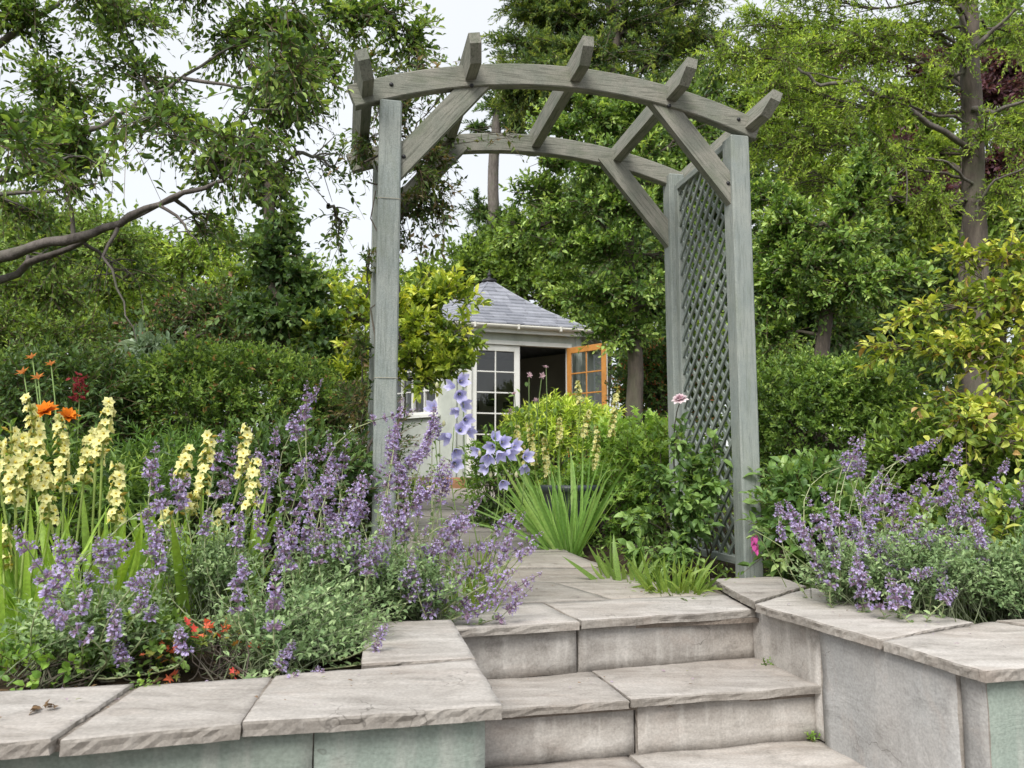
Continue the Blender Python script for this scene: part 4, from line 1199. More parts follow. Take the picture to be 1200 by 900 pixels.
# 4. yellow green shrub between the left post and the summerhouse
tree('magnolia_shrub', 'glossy yellow green shrub in front of the summerhouse, left of its doors', 'shrub', at(455, 585, 6.2) * [1, 1, 0] + [0, 0, .06],
     [at(455, 585, 6.2), at(452, 500, 6.2), at(455, 400, 6.2)],
     [B(405, 365, 6.3, 40, 35), B(450, 335, 6.3, 40, 24), B(500, 330, 6.2, 40, 22), B(530, 350, 6.1, 38, 30), B(548, 395, 6.0, 36, 30), B(500, 385, 6.0, 45, 35), B(455, 375, 6.1, 40, 35), B(420, 415, 6.1, 42, 32), B(480, 425, 6.0, 38, 22), B(535, 430, 5.9, 28, 18, None, .6), B(400, 455, 6.0, 38, 30), B(505, 445, 5.95, 22, 16, None, .5), B(375, 400, 6.3, 30, 30), B(420, 475, 6.0, 26, 30, None, .7)],
     dict(nsub=12, nspr=54, L=.2, n=9, size=.085, width=.5, cols=[(.06, .10, .02), (.14, .19, .03), (.26, .31, .05), (.40, .41, .08)], T='oval', br=.011, upd=.45, out=.8, up=.8, jit=.4, var=.26, young=.5, twr=.003), leafm='leaf_gloss', trunk_r=.035)

# 5. conifers and woodland behind
CED = dict(nsub=26, nspr=230, L=.8, n=22, size=.17, width=.32, cols=G_CEDAR, br=.07, upd=.0, out=.3, up=.9, jit=.35, var=.3, droop=.25, twr=.008, sag=-.05, ang=50)
tree('cedar_tree', 'tall dark cedar with layered boughs rising behind the arch', 'tree', at(700, 560, 21) * [1, 1, 0] + [0, 0, .6],
     [at(700, 560, 21), at(705, 400, 21), at(712, 200, 21), at(718, 0, 21), at(720, -120, 21)],
     [B(640, 85, 20, 75, 20, 60), B(620, 55, 21, 55, 18, 50), B(690, 60, 20, 80, 18, 60), B(680, 105, 19.5, 75, 18, 60), B(760, 100, 20, 80, 20, 60), B(800, 115, 20.5, 70, 18, 60), B(660, 20, 21, 70, 18, 60), B(740, 25, 21, 80, 16, 60, ),
      B(830, 40, 21, 60, 16, 60, .7), B(610, 105, 20, 40, 14, 50), B(620, 5, 21, 50, 16, 50), B(780, 60, 21, 55, 12, 60, .5), B(840, 95, 21, 60, 14, 60, .7), B(700, -20, 21, 90, 16, 60), B(800, 0, 21.5, 70, 12, 60, .5)], CED, trunk_r=.3, top_r=.16)
tree('pine_tree', 'slim bare trunked conifer standing against the sky inside the arch', 'tree', at(578, 560, 24) * [1, 1, 0] + [0, 0, .7],
     [at(572, 560, 24), at(575, 300, 24), at(578, 200, 24), at(584, 130, 24), at(588, 60, 24)],
     [B(560, 245, 24, 20, 14, None, .25), B(592, 255, 24, 22, 14, None, .25), B(580, 275, 24, 40, 20, None, .5), B(595, 120, 24, 40, 14, None, .35), B(606, 150, 24, 26, 10, None, .2), B(555, 150, 24, 14, 5, None, .12), B(615, 130, 23, 25, 16, None, .3)],
     dict(CED, cols=G_DARK, br=.03, L=.6), bark='bark_grey', trunk_r=.22, top_r=.13)
WD = dict(nsub=18, nspr=360, L=.8, n=11, size=.15, width=.6, cols=G_WOOD, br=.05, out=.6, upd=.1, up=.6, jit=.5, var=.3, twr=.006)
def wd(**k): return {**WD, **k}
tree('broadleaf_tree', 'mid green woodland tree directly behind the summerhouse roof', 'tree', at(600, 560, 17) * [1, 1, 0] + [0, 0, .5],
     [at(600, 560, 17), at(602, 420, 17), at(605, 300, 17)],
     [B(548, 312, 17, 36, 22), B(605, 288, 17, 42, 30), B(655, 290, 17, 50, 45), B(620, 330, 17, 60, 40), B(560, 330, 17, 50, 40), B(680, 345, 16.5, 45, 40), B(512, 345, 17.5, 40, 25), B(500, 360, 17.5, 50, 40), B(700, 400, 16.5, 40, 45), B(430, 370, 18, 60, 40), B(655, 240, 17.5, 30, 30)], wd(), trunk_r=.2)
for i, (lab, px, d, cols, bs) in enumerate([
        ('tall yellow green woodland tree at the top right behind the big trunk', 1000, 15, G_LIGHT, [(890, 90), (960, 60), (900, 150), (980, 130), (1060, 130), (1040, 190), (930, 210), (1000, 240), (1120, 180), (1060, 240)]),
        ('woodland tree with dark crown beyond the right bed at the far right', 1190, 16, G_WOOD, [(1180, 30), (1230, 100), (1190, 180), (1150, 230), (1220, 260), (1190, 330), (1110, 320), (1250, 0), (1130, 60), (1090, 280), (1130, 285), (1160, 290), (1060, 290), (1110, 250)]),
        ('dense mid green tree behind the right hand fruit tree', 960, 13, G_DARK, [(900, 300), (960, 290), (1020, 310), (880, 370), (950, 370), (1020, 380), (1080, 350), (900, 420), (980, 440), (1060, 430), (840, 330), (840, 420), (1130, 400)]),
        ('dark crowned tree behind the trellis side of the arch', 790, 14, G_DARK, [(740, 180), (800, 190), (760, 240), (820, 260), (740, 300), (800, 330), (740, 360), (850, 200), (860, 270), (700, 240), (690, 190), (850, 130), (790, 140), (760, 420)]),
        ('low woodland tree behind the olive shrub at the far left', 60, 15, G_WOOD, [(-20, 290), (40, 280), (110, 285), (170, 300), (-20, 330), (40, 340), (100, 350), (160, 360), (230, 370), (290, 380), (350, 390), (0, 400), (320, 440), (400, 430)])]):
    tree('woodland_tree', lab, 'tree', at(px, 560, d) * [1, 1, 0] + [0, 0, .4], [at(px, 560, d), at(px + 4, 420, d), at(px, 260 if i != 4 else 400, d)],
         [B(x + rng.normal(0, 6), y, d + rng.normal(0, .6), 55, 45) for x, y in bs], wd(cols=cols, nspr=300), group=None, trunk_r=.2)
tree('purple_leaf_tree', 'purple leaved plum tree glimpsed behind the big trunk on the right', 'tree', at(1130, 560, 11.5) * [1, 1, 0] + [0, 0, .3],
     [at(1130, 560, 11.5), at(1128, 300, 11.5), at(1130, 100, 11.5)],
     [B(1165, 110, 11.5, 30, 24), B(1185, 85, 11.5, 30, 24), B(1060, 180, 11.5, 35, 20), B(1020, 60, 12, 30, 16, None, .6), B(1180, 190, 11.5, 30, 20, None, .6), B(1095, 215, 11.5, 25, 14, None, .6), B(1080, 75, 12, 25, 14, None, .5)],
     wd(cols=G_PURPLE, nspr=180, L=.4, size=.09), trunk_r=.1)

# 6. big straight trunked tree on the right
RT = dict(nsub=16, nspr=105, L=.42, n=20, size=.06, width=.34, cols=G_LIGHT, br=.02, out=.4, upd=-.25, up=.7, jit=.45, var=.24, droop=.3, twr=.003, ang=62, sag=.02)
bt = tree('redwood_tree', 'tall feathery green tree with a straight grey brown trunk at the right', 'tree', at(1145, 560, 8.6) * [1, 1, 0] + [0, 0, .18],
     [at(1147, 575, 8.6), at(1146, 400, 8.6), at(1143, 270, 8.6), at(1140, 150, 8.6), at(1136, 60, 8.6), at(1130, -60, 8.6)],
     [B(1000, 40, 8, 80, 35), B(920, 60, 8.2, 70, 40), B(890, 110, 8.4, 50, 40), B(1060, 30, 8.4, 60, 35), B(1075, 110, 8.6, 55, 40), B(1010, 110, 7.8, 60, 35, None, .8), B(1080, 175, 8.7, 40, 35), B(1195, 40, 8.9, 45, 40, None, .6), B(1195, 140, 8.4, 30, 40, None, .6),
      B(930, 160, 8.3, 60, 35), B(1010, 180, 8.2, 50, 30, None, .7), B(880, 30, 8.6, 45, 35), B(1090, 228, 8.2, 28, 20, None, .6), B(950, -10, 8.2, 90, 30), B(1100, -20, 8, 90, 30), B(1185, 220, 8.4, 35, 30, None, .5), B(860, 170, 8.8, 30, 40, None, .7), B(910, 220, 8.6, 50, 35, None, .8), B(840, 60, 8.8, 30, 30, None, .7), B(980, 240, 8.6, 50, 30, None, .7), B(1155, 150, 8.2, 34, 16, None, .22), B(1120, 60, 8.1, 40, 18, None, .3)],
     RT, bark='bark', trunk_r=.138, top_r=.095)
W = MB()
for lb, r0 in [([(1138, 175, 8.5), (1075, 135, 8.2), (1035, 115, 8.0), (1000, 95, 7.9), (960, 100, 7.9), (935, 80, 7.9)], .035), ([(1035, 115, 8.0), (1000, 92, 8), (945, 85, 8)], .02), ([(1140, 128, 8.5), (1165, 130, 8.3), (1210, 115, 8.0)], .035),
               ([(1140, 215, 8.5), (1110, 190, 8.3), (1085, 185, 8.2)], .018), ([(1145, 258, 8.5), (1150, 230, 8.4), (1175, 205, 8.2), (1210, 195, 8)], .02), ([(1135, 60, 8.5), (1160, 40, 8.4), (1190, 10, 8.2)], .035), ([(1135, 40, 8.5), (1118, 0, 8.4), (1112, -30, 8.4)], .03), ([(1100, 85, 8.5), (1060, 90, 8.4), (1035, 88, 8.3)], .014),
               ([(1045, 235, 8), (1040, 215, 8), (1062, 195, 8), (1062, 240, 8)], .014), ([(1148, 150, 8.5), (1160, 165, 8.3), (1164, 180, 8.3)], .012)]:
    P = np.array([at(*q) for q in lb]); tt = np.linspace(0, len(P) - 1, (len(P) - 1) * 4 + 1)
    Q = np.stack([np.interp(tt, np.arange(len(P)), P[:, k]) for k in range(3)], -1); Q[1:-1] += rng.normal(0, .012, (len(Q) - 2, 3))
    tubes(W, Q, np.linspace(r0, r0 * .4, len(Q)), (.5,) * 3, 7)
W.build('bare_limbs', M['bark_grey'], bt, smooth=True)

# 7. fruit trees behind the arch
G_FRUIT = [(.035, .068, .016), (.07, .125, .026), (.125, .20, .045), (.25, .33, .10)]
FRU = dict(nsub=14, nspr=105, L=.25, n=12, size=.062, width=.52, cols=G_FRUIT, T='oval', br=.016, upd=.35, out=.7, up=.8, jit=.45, var=.28, young=.7, twr=.003)
tree('fruit_tree', 'bushy fruit tree with light upright shoots seen through the arch', 'tree', at(745, 570, 7.2) * [1, 1, 0] + [0, 0, .1],
     [at(742, 575, 7.2), at(745, 440, 7.2), at(738, 330, 7.2), at(735, 220, 7.2)],
     [B(640, 150, 7.0, 45, 30), B(690, 135, 7.0, 45, 28), B(735, 125, 7.1, 45, 28), B(640, 195, 7, 48, 32), B(700, 190, 6.9, 50, 35), B(755, 180, 7, 45, 40), B(625, 235, 7.1, 45, 32), B(685, 245, 6.9, 55, 38), B(745, 250, 6.9, 45, 40), B(650, 285, 7, 45, 30), B(710, 300, 6.9, 50, 38), B(690, 345, 7, 45, 35), B(745, 340, 7, 45, 45), B(800, 300, 7.2, 45, 50), B(810, 220, 7.2, 40, 45), B(820, 370, 7.2, 40, 45), B(725, 390, 7.1, 40, 25), B(780, 110, 7.2, 40, 30), B(825, 140, 7.2, 40, 45), B(610, 270, 7.2, 25, 18, None, .6)],
     FRU, trunk_r=.09)
tree('fruit_tree', 'spreading fruit tree with pale new shoots right of the arch', 'tree', at(960, 570, 5.6) * [1, 1, 0] + [0, 0, .06],
     [at(965, 575, 5.6), at(962, 440, 5.6), at(968, 350, 5.6), at(985, 270, 5.6)],
     [B(1010, 185, 5.5, 22, 30, None, .6), B(1010, 235, 5.5, 36, 35), B(990, 280, 5.4, 45, 30), B(930, 265, 5.6, 50, 26, None, .9), B(900, 290, 5.7, 35, 28), B(940, 310, 5.5, 50, 24), B(1000, 330, 5.3, 55, 26), B(1050, 325, 5.4, 40, 26, None, .8), B(905, 345, 5.7, 35, 35), B(895, 390, 5.8, 35, 30, None, .8), B(960, 360, 5.6, 45, 24, None, .7), B(890, 230, 5.8, 30, 20, None, .6)],
     dict(FRU, size=.052, L=.21, nspr=125), trunk_r=.06)

# 8. yellowing shrub reaching in from the right
tree('dogwood_shrub', 'yellowing broad leaved shrub reaching in from the right edge', 'shrub', at(1180, 600, 3.9) * [1, 1, 0] + [0, 0, .02],
     [at(1185, 610, 3.9), at(1180, 520, 3.9), at(1175, 430, 3.9), at(1165, 360, 3.9)],
     [B(1185, 290, 3.9, 35, 22, None, .6), B(1140, 300, 4.0, 45, 18, None, .6), B(1190, 340, 3.8, 50, 30), B(1130, 350, 4.0, 45, 24, None, .8), B(1080, 375, 4.0, 42, 22, None, .8), B(1150, 385, 3.9, 60, 22), B(1060, 410, 3.9, 45, 20, None, .7), B(1120, 420, 3.8, 60, 24), B(1190, 425, 3.7, 45, 28), B(1170, 475, 3.6, 50, 26, None, .8), B(1120, 500, 3.5, 45, 20, None, .6), B(1185, 520, 3.4, 35, 22, None, .6), B(1230, 380, 3.8, 50, 60), B(1100, 465, 3.8, 40, 22, None, .5)],
     dict(nsub=10, nspr=38, L=.21, n=7, size=.060, width=.56, cols=[(.06, .10, .02), (.14, .19, .032), (.25, .29, .05), (.37, .37, .09)], T='full', br=.009, upd=.05, out=.6, up=1.1, jit=.35, var=.3, droop=.15, twr=.002, fresh=.035, fresh_col=(.26, .17, .07)), trunk_r=.028)

# 9. clipped and mounded shrubs
def mound(name, label, c, r, nspr, L, n, size, width, cols, leafm='leaf', T='rhomb', lump=.12, cat='shrub', base_z=None, sq=2.6, **kw):
    c, r = np.array(c, float), np.array(r, float)
    t = thing(name, label, cat, (c[0], c[1], c[2] - r[2] * .95 if base_z is None else base_z))
    d = rand_dir(nspr); d[:, 2] = np.abs(d[:, 2]) * np.where(rng.uniform(size=nspr) < .3, -.8, 1.0); d = nz(d)
    k = 1.0 / (np.abs(d) ** sq).sum(1) ** (1 / sq)
    dep = rng.uniform(0, 1, nspr) ** 1.6
    lum = np.array([noise.noise(Vector(q * 2.3) + Vector(c)) + .5 * noise.noise(Vector(q * 6) + Vector(c)) for q in d])
    p = c + d * (k * (1 + lump * lum) * (1 - .28 * dep))[:, None] * r
    dd = nz(d * .8 + rng.normal(0, .45, (nspr, 3)) + np.array([0, 0, .35]))
    Lf = MB()
    sprays(Lf, p, dd, L * rng.uniform(.5, 1.3, nspr), n, size, width, cols, T, **kw)
    W = MB()
    nb = 26
    tg = c + nz(rand_dir(nb) * np.array([1, 1, .5]) + np.array([0, 0, .5])) * r * .85
    b0 = np.tile(np.array([c[0], c[1], c[2] - r[2]]), (nb, 1)) + rng.normal(0, .05, (nb, 3)) * np.array([1, 1, 0])
    tubes(W, bez(b0, (b0 + tg) / 2 + rng.normal(0, .05, (nb, 3)), tg, 6), np.linspace(.014, .004, 6) * min(1.0, r.mean() / .4), (.5,) * 3, 5)
    W.build('stems', M['bark'], t, smooth=True)
    Lf.build('foliage', M[leafm], t)['kind'] = 'stuff'
    return t
G_BOX = [(.034, .064, .015), (.068, .122, .026), (.125, .195, .042), (.23, .31, .08)]
BOX = dict(L=.10, n=9, size=.034, width=.55, up=.6, jit=.5, var=.24, young=.5, twr=.0012, ang=60)
c, r = B(265, 500, 4.7, 130, 82, 110); mound('box_mound', 'rounded clipped box shrub behind the yellow flower spikes on the left', c, r, 4300, cols=G_BOX, lump=.24, fresh=.02, fresh_col=(.26, .16, .07), **BOX)
c, r = B(965, 505, 4.7, 95, 72, 90); mound('box_mound', 'rounded clipped box shrub right of the arch below the fruit tree', c, r, 3800, cols=G_BOX, lump=.24, **BOX)
c, r = B(662, 532, 6.6, 62, 50, 60); mound('pieris_mound', 'bright yellow green evergreen mound in front of the open summerhouse door', c, r, 900, .16, 11, .075, .26, [(.08, .13, .02), (.18, .25, .04), (.32, .39, .07), (.42, .45, .12)], leafm='leaf_gloss', T='lance', up=.5, jit=.35, young=.5, ang=60, twr=.002)
c, r = B(775, 470, 8.0, 45, 60, 45); mound('red_tinged_shrub', 'dark shrub with rusty new leaves beside the open summerhouse door', c, r, 1300, .18, 9, .055, .5, G_DARK, fresh=.12, fresh_col=(.26, .09, .045), lump=.2, twr=.002)
c, r = B(752, 560, 5.6, 54, 48, 46); mound('leafy_perennial', 'fresh green cut leaved perennial clump behind the sword leaves', c, r, 420, .2, 7, .085, .75, [(.05, .09, .02), (.10, .17, .035), (.18, .28, .055), (.27, .36, .09)], T='lobed', up=.9, jit=.35, lump=.2, twr=.003)
c, r = B(410, 530, 4.9, 45, 60, 50); mound('tangled_shrub', 'brownish tangled shrub at the foot of the left arch post', c, r, 700, .2, 9, .04, .4, G_DARK, fresh=.15, fresh_col=(.15, .10, .07), lump=.25, twr=.003, twig=(.2, .16, .11))
c, r = B(60, 500, 4.2, 90, 70, 70); mound('dark_shrub', 'dark leafy bush behind the orange flowers at the left edge', c, r, 1100, .2, 9, .05, .4, G_DARK, lump=.25, T='lance', twr=.002)
c, r = B(1130, 560, 3.9, 90, 55, 60); mound('dark_shrub', 'dark green leafy bush behind the right hand catmint', c, r, 1200, .18, 9, .05, .5, G_WOOD, lump=.2, twr=.002)
c, r = B(850, 470, 8.6, 90, 80, 50); mound('hedge_bush', 'dense green bush filling the gap behind the lattice', c, r, 1600, .24, 9, .07, .5, G_WOOD, lump=.2, twr=.003)
c, r = B(1060, 500, 10.5, 170, 75, 50); mound('hedge_bush', 'dark hedge bush at the back of the right bed', c, r, 2200, .3, 9, .085, .5, G_DARK, lump=.2, twr=.003)
c, r = B(100, 510, 10.0, 170, 75, 50); mound('hedge_bush', 'dark hedge bush at the back of the left bed', c, r, 2200, .3, 9, .085, .5, G_DARK, lump=.2, twr=.003)
# ------------------------------------------------------------------ climbers and border plants
def soil_at(px, d):
    x = (px - 600) / FPX * d / 1.0
    return np.array([x, d, soil_z(x, d)])

# climber on the left side of the arch
cl = thing('climbing_vine', 'reddish green climber scrambling over the left side of the arch', 'climber', arch_world(-HW - .1, .3, -.03))
W, Lf = MB(), MB()
VINE = dict(nsub=9, nspr=60, L=.17, n=8, size=.042, width=.42, cols=[(.026, .045, .014), (.05, .085, .022), (.09, .13, .035), (.14, .10, .05)], T='lance', br=.004, upd=-.1, out=.6, up=.7, jit=.6, var=.3, droop=.35, twr=.0014, twig=(.10, .06, .045))
st0 = arch_world(-HW, AD * .6, PT - .02)
for (px, py, d, rx, ry, den) in [(455, 85, 3.5, 42, 30, .55), (500, 70, 3.5, 34, 28, .35), (440, 140, 3.6, 30, 36, .45), (505, 205, 3.7, 32, 40, 1.3), (490, 250, 3.75, 36, 35, 1.2), (520, 170, 3.7, 32, 26, .8), (430, 70, 3.6, 30, 25, .4), (545, 75, 3.4, 25, 20, .22), (475, 120, 3.6, 35, 25, .7), (525, 260, 3.75, 26, 30, .4), (418, 170, 3.4, 16, 14, .4), (480, 290, 3.8, 30, 20, .4), (600, 160, 3.8, 40, 8, .1)]:
    c, r = B(px, py, d, rx, ry); sp = dict(VINE); sp['nspr'] = max(4, int(48 * den)); sp['sag'] = .1
    bough(W, Lf, st0 + rng.normal(0, .08, 3), c, r, **sp)
for i in range(5):
    p0 = arch_world(-HW + rng.normal(-.02, .05), rng.uniform(.08, .6), -.03); p2 = arch_world(-HW + rng.normal(0, .04), rng.uniform(.1, .6), PT + rng.uniform(-.3, .02))
    P = crooked(p0, p2, 12, .045); tubes(W, P, np.linspace(.007, .003, 12), (.5,) * 3, 5)
for (px, py, d, rx, ry, den) in [(425, 470, 3.6, 20, 40, .4), (420, 540, 3.6, 25, 40, .5), (425, 400, 3.6, 14, 30, .25), (430, 300, 3.6, 10, 40, .2)]:
    c, r = B(px, py, d, rx, ry); sp = dict(VINE); sp['nspr'] = int(60 * den)
    bough(W, Lf, c + np.array([0, 0, -.2]), c, r, **sp)
W.build('stems', M['bark'], cl, smooth=True)
Lf.build('foliage', M['leaf'], cl)['kind'] = 'stuff'

# flower meshes ------------------------------------------------------
def bloom(npet, ln, width, opening, col_in, col_out, rings=1, T='oval', curl=0.0, core=None):
    """A flower opening along local +Z."""
    m = MB()
    for r in range(rings):
        a = np.arange(npet) * 2 * np.pi / npet + r * .55
        op = math.radians(opening * (1 - .32 * r))
        d = np.stack([np.cos(a) * math.sin(op), np.sin(a) * math.sin(op), np.full(npet, math.cos(op))], -1) + rng.normal(0, .07, (npet, 3))
        n = np.stack([-np.cos(a) * math.cos(op), -np.sin(a) * math.cos(op), np.full(npet, math.sin(op))], -1)
        f = rng.uniform(.75, 1.1, (npet, 1))
        c = (np.array(col_out) * (1 - r / max(rings, 1)) + np.array(col_in) * (r / max(rings, 1))) * f
        leaves(m, np.zeros((npet, 3)) + np.array([0, 0, r * ln * .06]), d, n, ln * (1 - .13 * r), width, c, T)
    if core is not None:
        m.lathe([(.0005, 0), (ln * .16, ln * .05), (ln * .14, ln * .28), (.0005, ln * .38)], 6, col=core)
    return m
CREAM = (.97, .95, .45); BUTTER = (.72, .58, .16)
cream_me = []
for q in range(4):
    m = bloom(6, .0155, .8, 58 + 8 * q, (.85, .76, .18), CREAM, 1, 'oval', core=(.80, .66, .10))
    m.lathe([(.0005, -.012), (.003, -.009), (.0035, -.002), (.001, 0)], 5, col=(.30, .30, .06))
    cream_me.append(m.mesh('blossom', M['petal'], True))
bud_me = MB().lathe([(.0005, -.004), (.0035, 0), (.0042, .006), (.0005, .014)], 6, col=(.55, .42, .08)).mesh('blossom', M['petal'], True)

def yellow_spike(parent, top, bot, scale=1.0):
    top, bot = np.array(top), np.array(bot)
    L = np.linalg.norm(top - bot); ax = (top - bot) / L
    m = MB(); low = bot - ax * .03
    tubes(m, np.stack([low - bot, (top - bot) * .5, top - bot]), np.array([.003, .0025, .0012]) * scale, (.16, .20, .05), 5)
    nn = max(3, int(L / (.0205 * scale)))
    for q in range(nn):                                   # bracts
        a = q * 2.4; s = np.array([math.cos(a), math.sin(a), .9])
        leaves(m, np.array([(top - bot) * (q / nn)]), nz(s)[None], np.array([[0, 0, 1.]]), .02 * scale, .4, np.array([[.22, .24, .05]]), 'lance')
    sp = m.build('flower_spike', M['leaf'], parent, origin=(0, 0, 0))
    sp.location = tuple(bot - np.array(parent.location))
    for q in range(nn):
        t = (q + .3) / nn
        for w in range(3 if t < .85 else 2):
            a = q * 2.4 + w * 2.1 + random.uniform(-.4, .4)
            rr = (.013 - .006 * t) * scale
            loc = (top - bot) * t + np.array([math.cos(a), math.sin(a), 0]) * rr + np.array([0, 0, random.uniform(-.004, .006)])
            b = link('blossom', bud_me if (t > .93 or random.random() < .12) else random.choice(cream_me), sp, loc, scale=(scale * random.uniform(.8, 1.15),) * 3)
            aim(b, (math.cos(a), math.sin(a), random.uniform(.1, .7)), spin=random.uniform(0, 6))
    return sp

blade_me = {}
def blade_mesh(key, cols, W=.022, bend=.3, var=5):
    if key not in blade_me:
        L_ = []
        for q in range(var):
            m = MB(); blades(m, np.zeros((1, 3)), np.array([[.12, 0, 1.0]]), 1.0, W, bend * (.3 + q * .35), cols)
            L_.append(m.mesh('leaf', M['leaf'], True))
        blade_me[key] = L_
    return random.choice(blade_me[key])

def sword_plant(name, label, base, n, L, spread, key, cols, W, bend, lean=(0, 0), cat='perennial', group=None, rad=.08):
    t = thing(name, label, cat, base, group=group)
    for q in range(n):
        a = random.uniform(0, 6.283); r = rad * math.sqrt(random.random())
        tilt = spread * random.random() ** .8
        d = Vector((math.cos(a) * math.sin(tilt) + lean[0], math.sin(a) * math.sin(tilt) + lean[1], math.cos(tilt))).normalized()
        o = link('leaf', blade_mesh(key, cols, W, bend), t, (math.cos(a) * r, math.sin(a) * r, -.01))
        l_ = L * random.uniform(.55, 1.1)
        o.scale = (l_,) * 3
        q_ = Vector((.12, 0, 1)).normalized().rotation_difference(d)
        o.rotation_euler = (q_.to_matrix() @ Matrix.Rotation(random.uniform(0, 6.283), 3, 'Z')).to_euler()
    return t
G_SWORD = [(.07, .13, .02), (.13, .21, .035), (.20, .29, .05), (.27, .33, .08)]

# pale yellow flower spikes over sword leaves, left bed
for (lab, px, d, n, L, spikes) in [
        ('pale yellow flower spikes over sword leaves at the far left edge', 40, 2.02, 60, .42, [((12, 497), (18, 592)), ((33, 462), (52, 566)), ((48, 540), (60, 612)), ((2, 610), (4, 668)), ((-4, 515), (2, 580)), ((24, 505), (34, 570))]),
        ('pale yellow flower spikes beside the orange flowers in the left bed', 112, 2.12, 70, .44, [((69, 484), (75, 575)), ((127, 466), (120, 532)), ((108, 500), (98, 566)), ((138, 540), (136, 614)), ((80, 690), (84, 730)), ((118, 500), (112, 548))]),
        ('pale yellow flower spikes among the catmint nearest the box shrub', 240, 2.3, 60, .42, [((223, 520), (212, 560)), ((247, 503), (236, 582)), ((227, 578), (222, 604)), ((290, 497), (282, 562)), ((300, 536), (292, 594)), ((196, 596), (195, 620)), ((259, 594), (257, 628))])]:
    b = soil_at(px, d)
    t = sword_plant('yellow_eyed_grass', lab, b, n, L, .55, 'sis', G_SWORD, .06, .35, group='pale yellow flower spikes', cat='flowering plant', rad=.12)
    sm = MB()
    for (tp, bt_) in spikes:
        dd = d + random.uniform(-.12, .12)
        T_, B_ = at(*tp, dd), at(*bt_, dd)
        yellow_spike(t, T_, B_, 1.12)
        root = b + np.array([random.uniform(-.08, .08), random.uniform(-.06, .06), 0])
        if B_[2] > root[2] + .03: tubes(sm, bez(root, (root + B_) / 2 + (B_ - T_) * .1, B_, 6), .0032, (.17, .22, .06), 5)
    o = sm.build('stem', M['leaf'], t, smooth=True); o['kind'] = 'stuff'

# catmint ------------------------------------------------------------
V_PET = [(.42, .34, .55), (.56, .48, .71), (.71, .65, .84)]; V_CAL = [(.27, .18, .26), (.40, .28, .40), (.50, .37, .46)]
def catmint_spike(L, fat, nw, mauve):
    m = MB()
    tubes(m, np.array([(0, 0, -.01), (0, 0, L * .5), (0, 0, L)]), np.array([.0013, .001, .0006]), (.17, .19, .13), 4)
    z0 = 0.0
    for w in range(nw):
        t = w / (nw - 1)
        z = L * min(1.0, t ** .85 + random.uniform(-.03, .03))
        if 0 < w < nw - 2 and random.random() < .12: continue      # a bare gap between whorls
        if w == 0 and random.random() < .7: z -= L * .12
        rr = fat * (1 - .68 * t ** 1.5) * random.uniform(.8, 1.15)
        n = max(5, int(17 * (1 - .45 * t)))
        a = rng.uniform(0, 6.283, n)
        el = rng.uniform(-.1, .9, n)
        out = np.stack([np.cos(a) * np.cos(el), np.sin(a) * np.cos(el), np.sin(el)], -1)
        p = np.stack([np.cos(a) * rr * .12, np.sin(a) * rr * .12, z + rng.normal(0, L * .012, n)], -1)
        leaves(m, p, out, rand_dir(n) + np.array([0, 0, .5]), rr * .75, .42, pal(np.clip(rng.normal(.4, .3, n), 0, 1), V_CAL), 'rhomb')
        nf = int(n * (.85 if t < .75 else .5) * (1 - mauve * .5)) + 1
        i = rng.integers(0, n, nf)
        q = p[i] + out[i] * rr * .6
        sd = nz(np.cross(out[i], np.array([0, 0, 1.])))
        cc = pal(np.clip(rng.normal(.55, .25, nf), 0, 1), V_PET)
        leaves(m, q, nz(out[i] + np.array([0, 0, -.5]) + rng.normal(0, .3, (nf, 3))), rand_dir(nf) * .4 + np.array([0, 0, 1.]), rr * .55, .9, cc, 'oval')
        leaves(m, q, nz(out[i] * .7 + np.array([0, 0, .6]) + sd * rng.choice([-.4, .4], (nf, 1))), out[i], rr * .45, .8, cc * 1.05, 'rhomb')
    return m.mesh('flower_spike', M['petal'])
spike_me = [catmint_spike(.11, .021, 9, .1), catmint_spike(.13, .020, 10, .5), catmint_spike(.10, .022, 7, .3), catmint_spike(.15, .019, 12, .6), catmint_spike(.08, .021, 6, .2), catmint_spike(.12, .022, 9, .0), catmint_spike(.14, .020, 9, .8)]
spike_len = [.11, .13, .10, .15, .08, .12, .14]
G_CAT = [(.08, .13, .058), (.135, .20, .09), (.20, .275, .13), (.28, .35, .18)]

